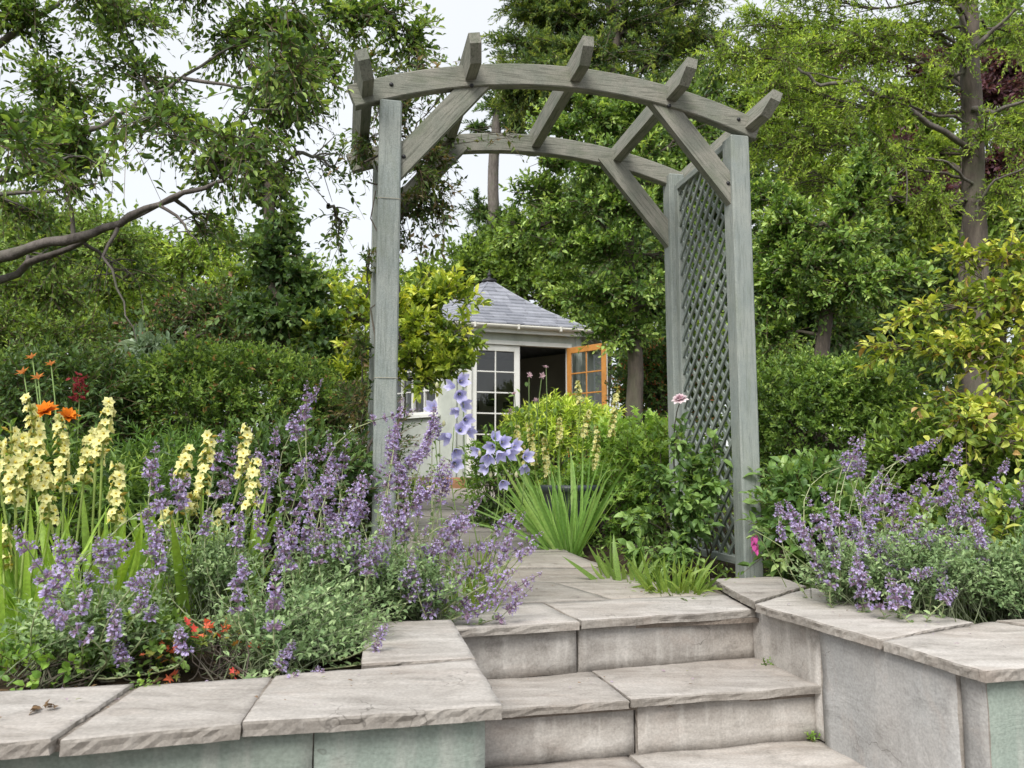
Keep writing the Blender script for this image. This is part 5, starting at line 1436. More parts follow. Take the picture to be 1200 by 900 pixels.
def catmint(label, base, spikes, nfol, fol_c, fol_r, group='catmint clumps'):
    """spikes: (px, py, d, length px, tilt degrees clockwise)."""
    t = thing('catmint_plant', label, 'flowering plant', base, group=group)
    S, Lf = MB(), MB()
    extra = [(x + random.gauss(0, 13), y + random.gauss(0, 12), dd_ + random.uniform(-.12, .14), l_ * random.uniform(.6, .95), tl + random.gauss(4, 16)) for (x, y, dd_, l_, tl) in spikes if random.random() < .7]
    for (px, py, d, lp, tilt) in spikes + extra:
        a = math.radians(tilt + random.gauss(0, 13))
        c = at(px, py, d)
        ax = nz(np.array([math.sin(a), random.uniform(-.4, .35), math.cos(a)]))
        L = lp * d / FPX
        k = int(np.argmin(np.abs(np.array(spike_len) - L * random.uniform(.85, 1.15))))
        sc = L / spike_len[k]
        p0 = c - ax * L / 2
        o = link('flower_spike', spike_me[k], t, tuple(p0 - base), scale=(sc ** .35, sc ** .35, sc))
        aim(o, ax, spin=random.uniform(0, 6.28))
        root = base + np.array([random.uniform(-.1, .1), random.uniform(-.08, .08), 0])
        ctrl = p0 - ax * np.linalg.norm(p0 - root) * .45
        ctrl[2] = max(ctrl[2], root[2] + .02)
        Pp = bez(root, ctrl, p0, 8)
        tubes(S, Pp, np.linspace(.0024, .0014, 8), (.27, .29, .17), 4)
        # paired leaves up the flowering stem
        tt = np.repeat(np.linspace(.25, .97, 9), 2); n = len(tt)
        q = np.stack([np.interp(tt, np.linspace(0, 1, 8), Pp[0, :, j]) for j in range(3)], -1)
        ph = np.arange(n) * math.pi + np.repeat(np.arange(n // 2), 2) * 1.57
        ld = np.stack([np.cos(ph), np.sin(ph), np.full(n, .45)], -1) + rng.normal(0, .2, (n, 3))
        leaves(Lf, q, ld, np.tile([0, 0, 1.], (n, 1)) + rng.normal(0, .3, (n, 3)), .022 * rng.uniform(.7, 1.2, n), .55, pal(rng.uniform(.2, .9, n), G_CAT), 'oval')
    # leafy non-flowering shoots
    tip = np.array(fol_c) + in_ell(nfol, .45) * np.array(fol_r)
    tip[:, 2] = np.maximum(tip[:, 2], base[2] + .03)
    root = base + rng.normal(0, .06, (nfol, 3)) * np.array([1, 1, 0])
    ctrl = root * .45 + tip * .55 + rng.normal(0, .03, (nfol, 3)); ctrl[:, 2] = np.maximum(ctrl[:, 2], tip[:, 2] * .9)
    Pp = bez(root, ctrl, tip, 7)
    tubes(S, Pp, np.linspace(.002, .0009, 7), (.17, .20, .12), 3)
    d = nz(Pp[:, -1] - Pp[:, -3]); Ls = rng.uniform(.08, .17, nfol)
    sprays(Lf, Pp[:, -3], d + np.array([0, 0, .2]), Ls, 11, .018, .55, G_CAT, 'oval', ang=65, up=.7, jit=.4, twr=.001, twig=(.17, .2, .12), var=.22)
    mid = Pp[:, 3]; d2 = nz(Pp[:, 4] - Pp[:, 2])
    sprays(Lf, mid, d2, Ls, 6, .019, .55, G_CAT, 'oval', ang=70, up=.7, jit=.4, twr=0, var=.22)
    S.build('stems', M['leaf_matte'], t, smooth=True)
    Lf.build('foliage', M['leaf_matte'], t)['kind'] = 'stuff'
    return t

LS = [(360, 475, 2.55, 70, 14), (345, 500, 2.5, 28, 0), (177, 557, 2.1, 42, 0), (208, 573, 2.1, 45, 6), (256, 528, 2.35, 45, 4), (268, 547, 2.35, 60, 8), (267, 589, 2.2, 40, -5), (282, 600, 2.2, 40, 4), (304, 611, 2.1, 58, 10), (181, 597, 2.0, 30, 40), (243, 611, 2.1, 28, 0), (179, 624, 1.95, 30, 0),
      (117, 645, 1.85, 34, -20), (140, 640, 1.85, 34, 60), (187, 650, 1.85, 40, 5), (34, 646, 1.7, 62, -25), (72, 678, 1.7, 46, 30), (71, 645, 1.75, 38, -10), (125, 673, 1.8, 18, 10), (283, 676, 1.85, 26, 0), (98, 704, 1.7, 32, 20), (171, 678, 1.8, 26, 30), (168, 701, 1.75, 28, -10), (179, 716, 1.75, 18, 0),
      (134, 720, 1.75, 34, 5), (76, 729, 1.65, 56, -55), (140, 763, 1.7, 28, -10), (212, 748, 1.72, 32, 5), (281, 692, 1.85, 46, -3), (323, 688, 1.75, 74, -14), (335, 803, 1.62, 38, 50), (372, 795, 1.66, 26, 40), (441, 760, 1.85, 22, 0), (333, 770, 1.7, 26, 20),
      (322, 521, 2.45, 40, -10), (389, 530, 2.5, 52, 4), (386, 552, 2.5, 42, 8), (358, 542, 2.45, 50, 12), (340, 569, 2.35, 50, 10), (379, 566, 2.35, 40, 25), (358, 584, 2.3, 40, 5), (409, 584, 2.35, 60, 20), (424, 578, 2.3, 50, 8), (415, 600, 2.25, 46, 15), (432, 592, 2.3, 46, 20), (361, 617, 2.15, 52, 8), (343, 629, 2.1, 54, 5), (334, 645, 2.05, 44, 10), (372, 640, 2.1, 40, -5),
      (442, 554, 2.5, 50, 25), (458, 545, 2.5, 46, 10), (466, 497, 2.6, 62, 14), (457, 518, 2.6, 34, -5), (503, 506, 2.6, 58, 12), (496, 528, 2.55, 46, 5), (508, 488, 2.6, 28, 0), (487, 542, 2.5, 48, 30), (496, 569, 2.45, 48, 20), (509, 573, 2.45, 50, 35), (472, 584, 2.4, 50, 10), (475, 608, 2.3, 44, 5), (451, 628, 2.2, 52, 25), (440, 642, 2.15, 50, 12), (430, 652, 2.1, 40, 0), (395, 628, 2.15, 44, 0),
      (547, 605, 2.5, 62, 38), (520, 620, 2.45, 50, 25), (514, 638, 2.4, 44, 35), (496, 636, 2.35, 40, 10), (538, 632, 2.45, 40, 40), (604, 620, 2.65, 46, 62), (617, 636, 2.65, 46, 62), (594, 638, 2.6, 34, 40), (570, 640, 2.55, 40, 70), (577, 662, 2.5, 58, 62), (533, 672, 2.35, 62, 28), (514, 688, 2.3, 50, 20), (502, 700, 2.25, 40, 20), (607, 688, 2.4, 66, 66), (576, 696, 2.35, 50, 55), (550, 700, 2.3, 42, 30), (478, 668, 2.2, 40, 20), (565, 712, 2.3, 40, 75), (470, 555, 2.5, 44, -10), (415, 640, 2.2, 36, 10), (522, 560, 2.5, 40, 20), (455, 600, 2.35, 40, -8), (392, 600, 2.3, 36, -12), (310, 570, 2.35, 36, -8)]
bases = {'catmint clump spilling over the coping at the left end of the wall': (soil_at(105, 1.88), lambda s: s[0] < 225 and s[1] > 590, 120, (120, 735, 1.85, 100, 32)),
         'catmint clump hanging over the coping near the red tinted leaves': (soil_at(330, 1.95), lambda s: s[1] > 660 and s[0] < 460 or (225 <= s[0] < 330 and s[1] > 595), 230, (360, 735, 1.98, 115, 45)),
         'catmint clump spreading in front of the left arch post': (soil_at(415, 2.3), lambda s: s[0] >= 330 and s[0] < 468, 190, (410, 670, 2.25, 80, 42)),
         'catmint clump leaning out over the paved path': (soil_at(490, 2.4), lambda s: s[0] >= 468, 150, (480, 690, 2.3, 60, 35)),
         'catmint stems among the yellow spikes in the left bed': (soil_at(240, 2.2), lambda s: True, 110, (250, 660, 2.15, 65, 35))}
left = list(LS)
for lab, (b, sel, nf, fc) in bases.items():
    mine = [s for s in left if sel(s)]; left = [s for s in left if not sel(s)]
    c, r = B(*fc)
    catmint(lab, b, mine, nf, c, r)
RS = [(972, 592, 2.6, 50, -18), (985, 617, 2.55, 40, -20), (928, 614, 2.6, 56, -28), (947, 633, 2.5, 60, -40), (915, 622, 2.65, 22, -10), (975, 634, 2.5, 40, -20), (1010, 646, 2.4, 42, -5), (1013, 592, 2.6, 40, -20), (1026, 570, 2.65, 50, -8), (1038, 578, 2.65, 40, 5), (1050, 590, 2.6, 46, 20), (1032, 588, 2.6, 46, 10), (1061, 611, 2.5, 44, 10), (1083, 596, 2.55, 46, 12), (1066, 632, 2.5, 40, -5), (1051, 642, 2.4, 60, 8), (1056, 660, 2.35, 50, -5), (1040, 655, 2.4, 40, -10),
      (1007, 671, 2.3, 50, -25), (1021, 690, 2.25, 44, -30), (978, 665, 2.4, 36, -20), (1064, 687, 2.2, 44, 15), (1046, 692, 2.2, 36, 5), (1105, 684, 2.25, 32, 5), (1105, 665, 2.3, 26, 40), (1149, 643, 2.35, 48, 5), (1146, 625, 2.4, 30, 0), (1110, 617, 2.5, 40, 5), (1114, 576, 2.65, 46, -15), (1106, 567, 2.65, 36, 5), (1121, 551, 2.7, 30, 10), (1133, 579, 2.65, 34, 40), (1173, 554, 2.6, 36, 20), (1197, 576, 2.55, 34, 20), (1140, 598, 2.55, 40, 40),
      (1086, 524, 2.85, 36, 55), (1069, 532, 2.85, 32, 70), (994, 528, 2.9, 34, 5), (991, 547, 2.9, 26, -30), (1010, 545, 2.85, 26, 40), (1076, 570, 2.7, 36, 10), (1189, 596, 2.5, 24, 10), (1020, 620, 2.5, 40, -10), (1085, 650, 2.35, 34, 10), (1120, 600, 2.5, 30, 15), (1000, 618, 2.55, 36, -12)]
def ra(s): return s[0] < 1030
catmint('catmint clump nearest the right arch post, over the coping', soil_at(1000, 2.55), [s for s in RS if ra(s)], 140, *B(1000, 670, 2.5, 65, 32))
catmint('catmint clump in the middle of the right bed', soil_at(1085, 2.4), [s for s in RS if not ra(s) and s[0] < 1125], 200, *B(1085, 668, 2.35, 70, 42))
catmint('catmint clump at the far right edge of the right bed', soil_at(1185, 2.4), [s for s in RS if s[0] >= 1125], 170, *B(1175, 675, 2.35, 60, 45))

# bellflowers --------------------------------------------------------
def bell_mesh():
    m = MB(); n = 20; prof = [(.0015, 0), (.007, .002), (.0125, .010), (.016, .020), (.021, .029), (.027, .035)]
    a = np.linspace(0, 2 * np.pi, n, endpoint=False); V = []
    for i, (r, z) in enumerate(prof):
        k = i / 5
        lob = 1 + .22 * np.cos(5 * a) * k ** 2
        V.append(np.stack([np.cos(a) * r * (1 + .12 * np.cos(5 * a) * k ** 2), np.sin(a) * r * (1 + .12 * np.cos(5 * a) * k ** 2), z + .009 * np.cos(5 * a) * k ** 3], -1))
    V = np.array(V); i, j = np.meshgrid(np.arange(5), np.arange(n), indexing='ij'); i, j = i.ravel(), j.ravel(); j2 = (j + 1) % n
    col = np.repeat(pal(np.linspace(0, 1, 6), [(.42, .41, .74), (.57, .56, .87), (.71, .70, .95)]), n, 0)
    m.add(V, np.stack([i * n + j, i * n + j2, (i + 1) * n + j2, (i + 1) * n + j], -1), col)
    tubes(m, np.array([(0, 0, .004), (0, 0, .024)]), .0016, (.75, .72, .45), 5)
    leaves(m, np.zeros((5, 3)), np.stack([np.cos(np.arange(5) * 1.257), np.sin(np.arange(5) * 1.257), np.full(5, .9)], -1), np.tile([0, 0, 1.], (5, 1)), .013, .35, np.tile([.12, .2, .06], (5, 1)), 'rhomb')
    return m.mesh('bell', M['petal'], True)
bell_me = [bell_mesh() for _ in range(2)]
bb = soil_at(560, 2.75)
cp = thing('bellflower_plant', 'tall pale violet bellflowers nodding over the path in front of the summerhouse', 'flowering plant', bb)
stemsP = [[(560, 640), (545, 560), (542, 440)], [(540, 640), (528, 560), (532, 500)], [(570, 650), (585, 590), (580, 505)], [(580, 650), (612, 590), (617, 528)], [(520, 640), (512, 540), (507, 470)], [(575, 650), (590, 600), (592, 558)]]
for sp_ in stemsP:
    m = MB(); P = np.array([bb + rng.normal(0, .02, 3) * [1, 1, 0]] + [at(x, y, 2.7) for x, y in sp_]); tt = np.linspace(0, 3, 13)
    Q = np.stack([np.interp(tt, np.arange(4), P[:, k]) for k in range(3)], -1); tubes(m, Q, np.linspace(.0025, .0014, 13), (.14, .2, .07), 5)
    q = Q[2:11]; n = len(q); ph = np.arange(n) * 2.4
    leaves(m, q, np.stack([np.cos(ph), np.sin(ph), np.full(n, .8)], -1), np.tile([0, 0, 1.], (n, 1)), .05, .16, pal(rng.uniform(.3, .8, n), G_APPLE), 'lance')
    m.build('stem', M['leaf'], cp, smooth=True)
for (x, y, dx, dy) in [(528, 452, -1, .2), (541, 446, .6, .1), (539, 463, .2, -.3), (544, 474, .8, -.4), (534, 482, -.6, -.8), (507, 478, -.3, .3), (524, 512, -.8, -.7), (540, 503, .2, .2), (551, 506, .9, -.2), (535, 530, .3, -.6), (534, 544, .3, -.2), (576, 524, -.5, -.3), (581, 512, .2, .3), (590, 518, .6, 0), (598, 531, 1, -.4), (558, 529, -.9, -.3), (568, 549, -.4, -.3), (617, 535, .6, .1), (615, 549, -.1, -.9), (590, 567, .2, -.5), (572, 536, -.1, -.7), (586, 533, .5, -.8), (547, 492, .5, -.2), (604, 522, .8, .1)]:
    ax = nz(np.array([dx, -.75, dy])); s = random.uniform(.7, .95)
    o = link('bell', random.choice(bell_me), cp, tuple(at(x, y, 2.68 + random.uniform(-.04, .04)) - ax * .018 - bb), scale=(s,) * 3)
    aim(o, ax, spin=random.uniform(0, 6))
for (x, y) in [(562, 535), (545, 455), (520, 500), (605, 560), (512, 455), (575, 560)]:
    m = MB().lathe([(.001, 0), (.006, .006), (.006, .014), (.001, .022)], 7, center=at(x, y, 2.68), col=(.62, .62, .38)); m.build('bud', M['petal'], cp, smooth=True)

# pale yellow spikes around the pot, far side of the path
pt_b = soil_at(655, 5.0)
t2 = sword_plant('yellow_eyed_grass', 'far clump of small pale yellow spikes in front of the summerhouse door', pt_b, 22, .2, .6, 'sis', G_SWORD, .055, .35, group='pale yellow flower spikes', cat='flowering plant', rad=.2)
sm = MB()
for (x0, y0, x1, y1, d) in [(605, 497, 608, 532, 4.9), (620, 495, 626, 545, 4.9), (638, 512, 642, 560, 4.8), (655, 488, 656, 520, 5.2), (676, 445, 680, 473, 5.4), (724, 450, 716, 512, 5.0), (700, 498, 698, 552, 4.9), (690, 480, 684, 512, 5.2), (612, 520, 616, 550, 4.9)]:
    T_, B_ = at(x0, y0, d), at(x1, y1, d)
    yellow_spike(t2, T_, B_, 1.3)
    root = np.array([B_[0] * .6 + pt_b[0] * .4, d, soil_z(B_[0], d)])
    tubes(sm, bez(root, (root + B_) / 2, B_, 5), .004, (.17, .22, .06), 4)
sm.build('stem', M['leaf'], t2, smooth=True)['kind'] = 'stuff'

# dark glazed pot behind the sword leaves
P = at(668, 611, 4.7)
pot = thing('planter_pot', 'dark blue grey glazed pot half hidden behind sword shaped leaves', 'pot', (P[0], P[1], P[2] - .1))
zb = P[2] - .1
MB().lathe([(.001, 0), (.10, 0), (.115, .02), (.155, .20), (.165, .27), (.178, .275), (.182, .30), (.172, .312), (.155, .308), (.15, .28), (.001, .27)], 36, center=(P[0], P[1], zb)).build('pot_body', M['pot_glaze'], pot, smooth=True)
MB().lathe([(.15, .285), (.08, .292), (.001, .294)], 24, center=(P[0], P[1], zb)).build('potting_soil', M['soil'], pot, smooth=True)

# sword-leaved clump by the path
G_IRIS = [(.05, .11, .025), (.09, .17, .04), (.14, .24, .06), (.20, .29, .09)]
b = soil_at(662, 4.25)
sword_plant('iris_clump', 'fan of tall green sword shaped leaves beside the path', b, 95, .60, .85, 'iris', G_IRIS, .036, .3, lean=(-.10, -.05), rad=.09)
b = soil_at(782, 3.0); b[0] = (785 - 600) / FPX * 3.0
sword_plant('daylily_tuft', 'bright yellow green tuft of strap leaves at the edge of the top step', b, 130, .20, 1.05, 'tuft', [(.055, .10, .018), (.095, .15, .026), (.15, .20, .04)], .065, .9, rad=.08)
b = soil_at(733, 3.35)
sword_plant('lily_tuft', 'broad strap leaved tuft left of the yellow green tuft by the path', b, 40, .22, .95, 'lily', [(.05, .09, .02), (.09, .15, .03), (.15, .21, .06)], .11, .6, rad=.10)
b = soil_at(535, 2.62)
sword_plant('grassy_tuft', 'narrow yellow green grassy leaves under the bellflowers by the path', b, 90, .30, .7, 'grassy', [(.09, .15, .025), (.15, .22, .04), (.22, .29, .06)], .03, .6, rad=.12)

# rose on the lattice, right side
rb = arch_world(HW - .14, .30, -.03)
rose = thing('rose_bush', 'leafy rose with one pale pink bloom against the lattice', 'rose', rb)
W, Lf = MB(), MB()
ROSE = dict(nsub=8, nspr=34, L=.09, n=7, size=.052, width=.62, cols=[(.03, .06, .018), (.06, .11, .03), (.11, .18, .05), (.17, .25, .08)], T='full', br=.005, upd=.1, out=.6, up=.9, jit=.4, var=.25, twr=.0018, twig=(.12, .14, .05))
for (px, py, d, rx, ry, den) in [(808, 545, 3.45, 22, 22, .8), (824, 560, 3.45, 14, 24, .7), (802, 585, 3.45, 26, 26, .9), (818, 605, 3.4, 16, 20, .6), (793, 505, 3.5, 14, 18, .4), (770, 570, 3.55, 22, 24, .5), (780, 612, 3.5, 30, 26, .8), (755, 610, 3.6, 30, 26, .6), (798, 640, 3.35, 26, 18, .6), (750, 645, 3.5, 30, 18, .5), (838, 515, 3.4, 6, 8, .15)]:
    c, r = B(px, py, d, rx, ry); sp = dict(ROSE); sp['nspr'] = int(34 * den)
    bough(W, Lf, rb + rng.normal(0, .06, 3) * [1, 1, 0], c, r, **sp)
bl_p = at(797, 470, 3.42)
tubes(W, bez(rb, rb + [-.1, 0, .6], bl_p, 10), np.linspace(.005, .002, 10), (.5,) * 3, 5)
W.build('stems', M['bark'], rose, smooth=True)
Lf.build('foliage', M['leaf'], rose)['kind'] = 'stuff'
m = bloom(9, .040, .95, 72, (.84, .62, .68), (.90, .78, .80), 6, 'full', core=(.8, .5, .55))
o = link('rose_bloom', m.mesh('rose_bloom', M['petal'], True), rose, tuple(bl_p - rb)); aim(o, (-.2, -.45, .85))

# magenta flower by the right post
fb = soil_at(925, 2.85)
fx = thing('foxglove_plant', 'single magenta drooping flower on a thin stem by the right post', 'flowering plant', fb)
m = MB(); p1 = at(884, 622, 2.78); tubes(m, bez(fb, at(900, 640, 2.8), p1, 9), np.linspace(.002, .0012, 9), (.18, .22, .1), 4)
p1b = at(960, 675, 2.7); tubes(m, bez(p1b, at(920, 640, 2.75), p1, 9), np.linspace(.002, .0012, 9), (.22, .26, .12), 4); m.build('stem', M['leaf_matte'], fx, smooth=True)
m = MB(); c0 = at(884, 626, 2.78)
for q in range(11):
    a = q * 2.4; z = -q * .005
    leaves(m, np.array([c0 + [0, 0, z]]), np.array([[math.cos(a) * .5, math.sin(a) * .5, -.85]]), np.array([[math.cos(a), math.sin(a), .5]]), .026, .7, np.array([[.62, .10, .36]]) * random.uniform(.75, 1.15), 'oval')
m.build('flower', M['petal'], fx)

# orange and red flowers at the left
og = soil_at(75, 2.75)
of = thing('orange_flower_plant', 'orange flowers glowing behind the pale yellow spikes at the left', 'flowering plant', og)
m = MB(); Lf = MB()
om = [bloom(9, .035, .5, 66 - 5 * q, (.85, .30, .02), (.85, .26, .02), 2, 'oval', core=(.5, .15, .02)).mesh('orange_bloom', M['petal'], True) for q in range(2)]
small = bloom(6, .03, .4, 50, (.55, .20, .05), (.6, .22, .05), 1, 'lance').mesh('orange_bloom', M['petal'], True)
for (x, y, d, me_, s) in [(54, 484, 2.6, om[0], 1.35), (80, 490, 2.65, om[1], 1.2), (38, 420, 3.3, small, 1), (28, 438, 3.3, small, 1.2), (60, 428, 3.3, small, .9), (45, 444, 3.25, small, 1.1)]:
    p = at(x, y, d); tubes(m, bez(og, (og + p) / 2 + rng.normal(0, .03, 3), p, 8), .0028, (.13, .19, .06), 4)
    o = link('orange_bloom', me_, of, tuple(p - og), scale=(s,) * 3); aim(o, (rng.normal(0, .3), -.6, .6))
sprays(Lf, og + rng.normal(0, .12, (46, 3)) * [1, 1, .3] + [0, 0, .25], nz(rng.normal(0, .5, (46, 3)) + [0, 0, 1.]), .3, 12, .075, .18, G_LIGHT, 'lance', ang=50, twr=.002, twig=(.13, .19, .06))
m.build('stem', M['leaf'], of, smooth=True); Lf.build('foliage', M['leaf'], of)['kind'] = 'stuff'
rg = soil_at(95, 3.3)
rf = thing('red_flower_plant', 'dark red flower spike in front of the grey leaved plant', 'flowering plant', rg)
m = MB(); p = at(93, 468, 3.3); tubes(m, bez(rg, (rg + p) / 2, p, 6), .003, (.13, .17, .06), 4); m.build('stem', M['leaf'], rf, smooth=True)
m = MB(); q = np.array([at(93 + rng.normal(0, 5), y, 3.3 + rng.normal(0, .02)) for y in np.linspace(440, 470, 60)])
leaves(m, q, rand_dir(60) + [0, -.3, .3], rand_dir(60), .022, .6, pal(rng.uniform(0, 1, 60), [(.12, .015, .02), (.26, .03, .035), (.36, .06, .06)]), 'oval'); m.build('red_flower_spike', M['petal'], rf)['kind'] = 'stuff'

# aquilegia in front of the doorway
ab = soil_at(625, 5.6)
aq = thing('columbine_plant', 'thin stemmed columbine with pale pink flowers against the dark doorway', 'flowering plant', ab)
m = MB(); am = bloom(5, .03, .5, 60, (.8, .6, .64), (.72, .5, .56), 2, 'lance').mesh('pink_bloom', M['petal'], True)
for (x, y) in [(620, 440), (635, 440), (640, 428), (628, 470), (603, 462), (597, 482)]:
    p = at(x, y, 5.5); tubes(m, bez(ab + rng.normal(0, .05, 3) * [1, 1, 0], (ab + p) / 2 + rng.normal(0, .04, 3), p, 7), .003, (.14, .19, .08), 4)
    o = link('pink_bloom', am, aq, tuple(p - ab)); aim(o, rand_dir(1)[0] + np.array([0, -.8, 0]))
n = 60; q = at(615, 500, 5.5) + rng.normal(0, 1, (n, 3)) * [.12, .1, .16]
leaves(m, q, rand_dir(n), rng.normal(0, .4, (n, 3)) + [0, 0, 1], .05, .6, pal(rng.uniform(.2, .9, n), G_APPLE), 'oval')
m.build('stem', M['leaf'], aq)

# leafy fillers ------------------------------------------------------
FRESH = [(.05, .10, .02), (.09, .165, .03), (.15, .245, .045), (.22, .31, .08)]
c, r = B(215, 590, 3.0, 70, 50, 50); mound('phlox_clump', 'fresh green narrow leaved perennials behind the yellow spikes', c, r, 320, .18, 16, .05, .2, [(.03, .07, .018), (.06, .115, .025), (.10, .175, .04)], T='lance', up=.4, jit=.3, ang=60, twr=.002, twig=(.1, .15, .04), lump=.2, cat='perennial')
c, r = B(75, 620, 2.7, 110, 70, 60); mound('phlox_clump', 'tall leafy perennials behind the far left yellow spikes', c, r, 420, .2, 14, .06, .22, G_APPLE, T='lance', up=.4, jit=.3, ang=60, twr=.002, twig=(.1, .15, .04), lump=.2, cat='perennial')
c, r = B(345, 590, 3.1, 70, 60, 60); mound('leafy_perennial', 'dark leafy perennial between the catmint and the clipped box', c, r, 420, .18, 10, .045, .45, G_DARK, T='oval', twr=.002, lump=.2, cat='perennial')
c, r = B(955, 622, 3.25, 36, 44, 40); mound('leafy_perennial', 'broad leaved green perennial just right of the right arch post', c, r, 330, .18, 8, .062, .5, [(.035, .07, .02), (.07, .13, .035), (.12, .19, .055), (.2, .27, .1)], T='full', twr=.002, lump=.2, cat='perennial')
c, r = B(1165, 680, 2.65, 75, 75, 60); mound('leafy_perennial', 'yellow tinged leafy perennial at the far right of the right bed', c, r, 330, .16, 8, .05, .55, [(.04, .08, .02), (.09, .15, .035), (.17, .23, .05), (.3, .32, .08)], T='full', twr=.002, lump=.2, cat='perennial')
c, r = B(690, 600, 4.9, 60, 34, 50); mound('leafy_perennial', 'low green leafy perennials behind the sword leaved clump', c, r, 260, .16, 8, .055, .6, FRESH, T='lobed', twr=.002, lump=.2, cat='perennial')
c, r = B(590, 620, 5.6, 36, 26, 40); mound('leafy_perennial', 'small dark perennial at the bend of the path', c, r, 200, .14, 8, .05, .4, G_DARK, T='oval', twr=.002, lump=.2, cat='perennial')
c, r = B(590, 560, 5.6, 30, 40, 30); mound('leafy_perennial', 'green perennial under the bellflowers on the far side of the path', c, r, 240, .16, 9, .05, .45, FRESH, T='oval', twr=.002, lump=.2, cat='perennial')
c, r = B(775, 560, 4.9, 50, 45, 40); mound('leafy_perennial', 'leafy perennials growing behind the lattice of the arch', c, r, 300, .16, 8, .055, .6, [(.05, .10, .02), (.11, .18, .035), (.20, .28, .05)], T='lobed', twr=.002, lump=.2, cat='perennial')
gb = soil_at(255, 1.83)
c, r = B(250, 770, 1.83, 36, 22, 30); mound('geranium_plant', 'small plant with red and orange tinted leaves at the coping edge', c, r, 16, .07, 5, .022, .85, [(.09, .15, .03), (.2, .2, .04), (.42, .11, .05), (.45, .06, .05)], T='lobed', twr=.0012, var=.4, cat='perennial')
c, r = B(60, 780, 1.78, 60, 18, 26); mound('weed_clump', 'small green weeds at the coping edge on the far left', c, r, 60, .07, 6, .022, .8, FRESH, T='oval', twr=.001, cat='weeds')
c, r = B(150, 760, 1.85, 60, 26, 26); mound('weed_clump', 'low clover like weeds under the left catmint', c, r, 120, .07, 7, .022, .8, G_APPLE, T='oval', twr=.001, cat='weeds')

# ground cover and litter over the beds
def cover(name, label, n, area, size, cols, T='oval', leafm='leaf', L=.08, cat='ground cover', nl=6):
    Lf = MB(); pts = []
    while len(pts) < n:
        u, v = rng.uniform(area[0], area[1]), rng.uniform(area[2], area[3])
        x, y, _ = UV(u, v)
        cx, hw = path_at(y)
        if v > 2.25 and abs(x - cx) < hw + .03 and y < 11: continue
        if y > 10.8 and abs(x - HC[0]) < 2.1: continue
        if .1 < u < 1.72 and v < 2.35: continue
        pts.append((x, y, soil_z(x, y)))
    p = np.array(pts)
    d = nz(rng.normal(0, .5, (n, 3)) + np.array([0, 0, .9]))
    sprays(Lf, p, d, L * rng.uniform(.4, 1.5, n), nl, size, .6, cols, T, ang=65, twr=.0012, var=.3, twig=(.1, .13, .05))
    o = Lf.build(name, M[leafm]); tag(o, label, cat, kind='stuff')
cover('ground_cover', 'low mixed green ground cover filling the left bed', 1100, (-4.5, .1, 2.0, 6.5), .035, G_WOOD, T='rhomb')
cover('ground_cover', 'low mixed green ground cover filling the right bed', 1200, (1.0, 4.5, 1.9, 7.5), .035, G_WOOD, T='rhomb')
cover('ground_cover', 'rough green undergrowth beyond the beds', 3200, (-9, 12, 5.5, 17), .07, G_WOOD, T='rhomb', L=.3, nl=9)
lit = MB(); n = 700
u = np.where(rng.uniform(size=n) < .5, rng.uniform(-1.4, .05, n), rng.uniform(1.75, 3, n)); v = rng.uniform(1.72, 3.2, n)
p = np.array([UV(a, b_, 0) for a, b_ in zip(u, v)]); p[:, 2] = [soil_z(q[0], q[1]) + .006 for q in p]
leaves(lit, p, rand_dir(n) * [1, 1, .25], rng.normal(0, .35, (n, 3)) + [0, 0, 1], .03 * rng.uniform(.5, 1.2, n), .45, pal(rng.uniform(0, 1, n), [(.06, .04, .025), (.13, .085, .045), (.22, .15, .08)]), 'oval')
tag(lit.build('leaf_litter', M['leaf_matte']), 'dry brown leaf litter lying on the bed soil', 'leaf litter', kind='stuff')
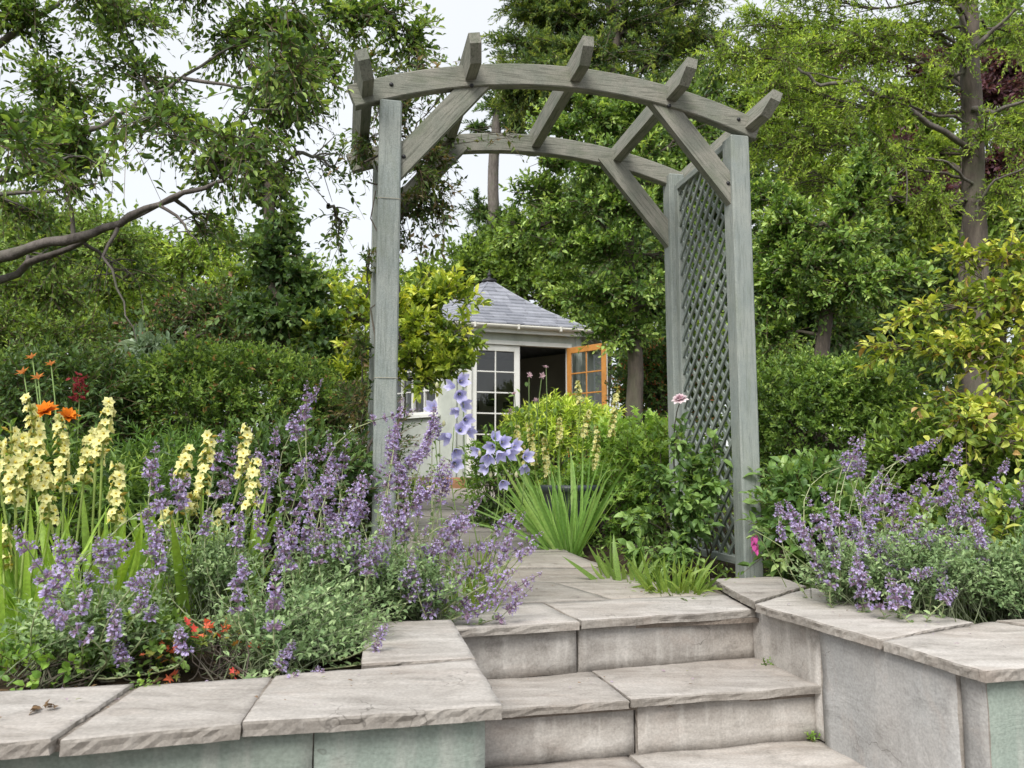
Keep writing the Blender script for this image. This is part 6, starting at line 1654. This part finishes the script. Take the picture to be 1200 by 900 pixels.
# crumpled dead leaf on the left coping
q0 = UV(-.47, 1.53, CZ + .006); q0 = at(57, 823, 1.40); q0[2] = CZ + .007
dl_ = MB(); n = 9
leaves(dl_, q0 + rng.normal(0, 1, (n, 3)) * [.010, .007, .002], rand_dir(n) * [1, 1, .2], rand_dir(n) * .6 + [0, 0, 1], .017, .7, np.tile([.15, .10, .06], (n, 1)), 'full')
tag(dl_.build('dead_leaf', M['dead_leaf']), 'crumpled brown dead leaf lying on the left coping', 'dead leaf')
# petals, bits of leaf and grit dropped on the stone
deb = MB(); n = 170; pts = []
while len(pts) < n:
    k = random.random()
    if k < .5:
        y = random.uniform(2.6, 5.5); cx, hw = path_at(y); pts.append((cx + random.uniform(-hw, hw) * .95, y, path_z(y) + .006))
    elif k < .7: q = UV(random.uniform(.35, 1.33), random.uniform(2.04, 2.27)); pts.append((q[0], q[1], Z1 + .008))
    elif k < .85: q = UV(random.uniform(1.36, 1.66), random.uniform(1.5, 2.5)); pts.append((q[0], q[1], CZ + .006))
    else: q = UV(random.uniform(-1.0, .25), random.uniform(1.45, 1.68)); pts.append((q[0], q[1], CZ + .006))
p = np.array(pts)
leaves(deb, p, rand_dir(n) * [1, 1, .15], rng.normal(0, .2, (n, 3)) + [0, 0, 1], rng.uniform(.004, .013, n), .6, pal(rng.uniform(0, 1, n), [(.10, .07, .05), (.16, .11, .07), (.25, .20, .30), (.14, .16, .06)]), 'oval')
tag(deb.build('fallen_debris', M['leaf_matte']), 'scattered petals and leaf bits on the paving', 'leaf litter', kind='stuff')
# weeds rooted in the joints
for lab, (u, v, z) in {'tiny weed in the joint between the left coping stones': (-.315, 1.69, CZ - .004), 'tiny weed at the foot of the lower riser on the right': (1.34, 2.03, Z2), 'tiny weed in the corner where the top riser meets the right wall': (1.345, 2.27, Z1)}.items():
    q = UV(u, v, z); t = thing('joint_weed', lab, 'weed', q); m = MB(); k = 7
    sprays(m, np.tile(q, (k, 1)), nz(rng.normal(0, .6, (k, 3)) + [0, 0, .8]), .03, 5, .012, .6, FRESH, 'oval', twr=.0006); m.build('foliage', M['leaf'], t)['kind'] = 'stuff'
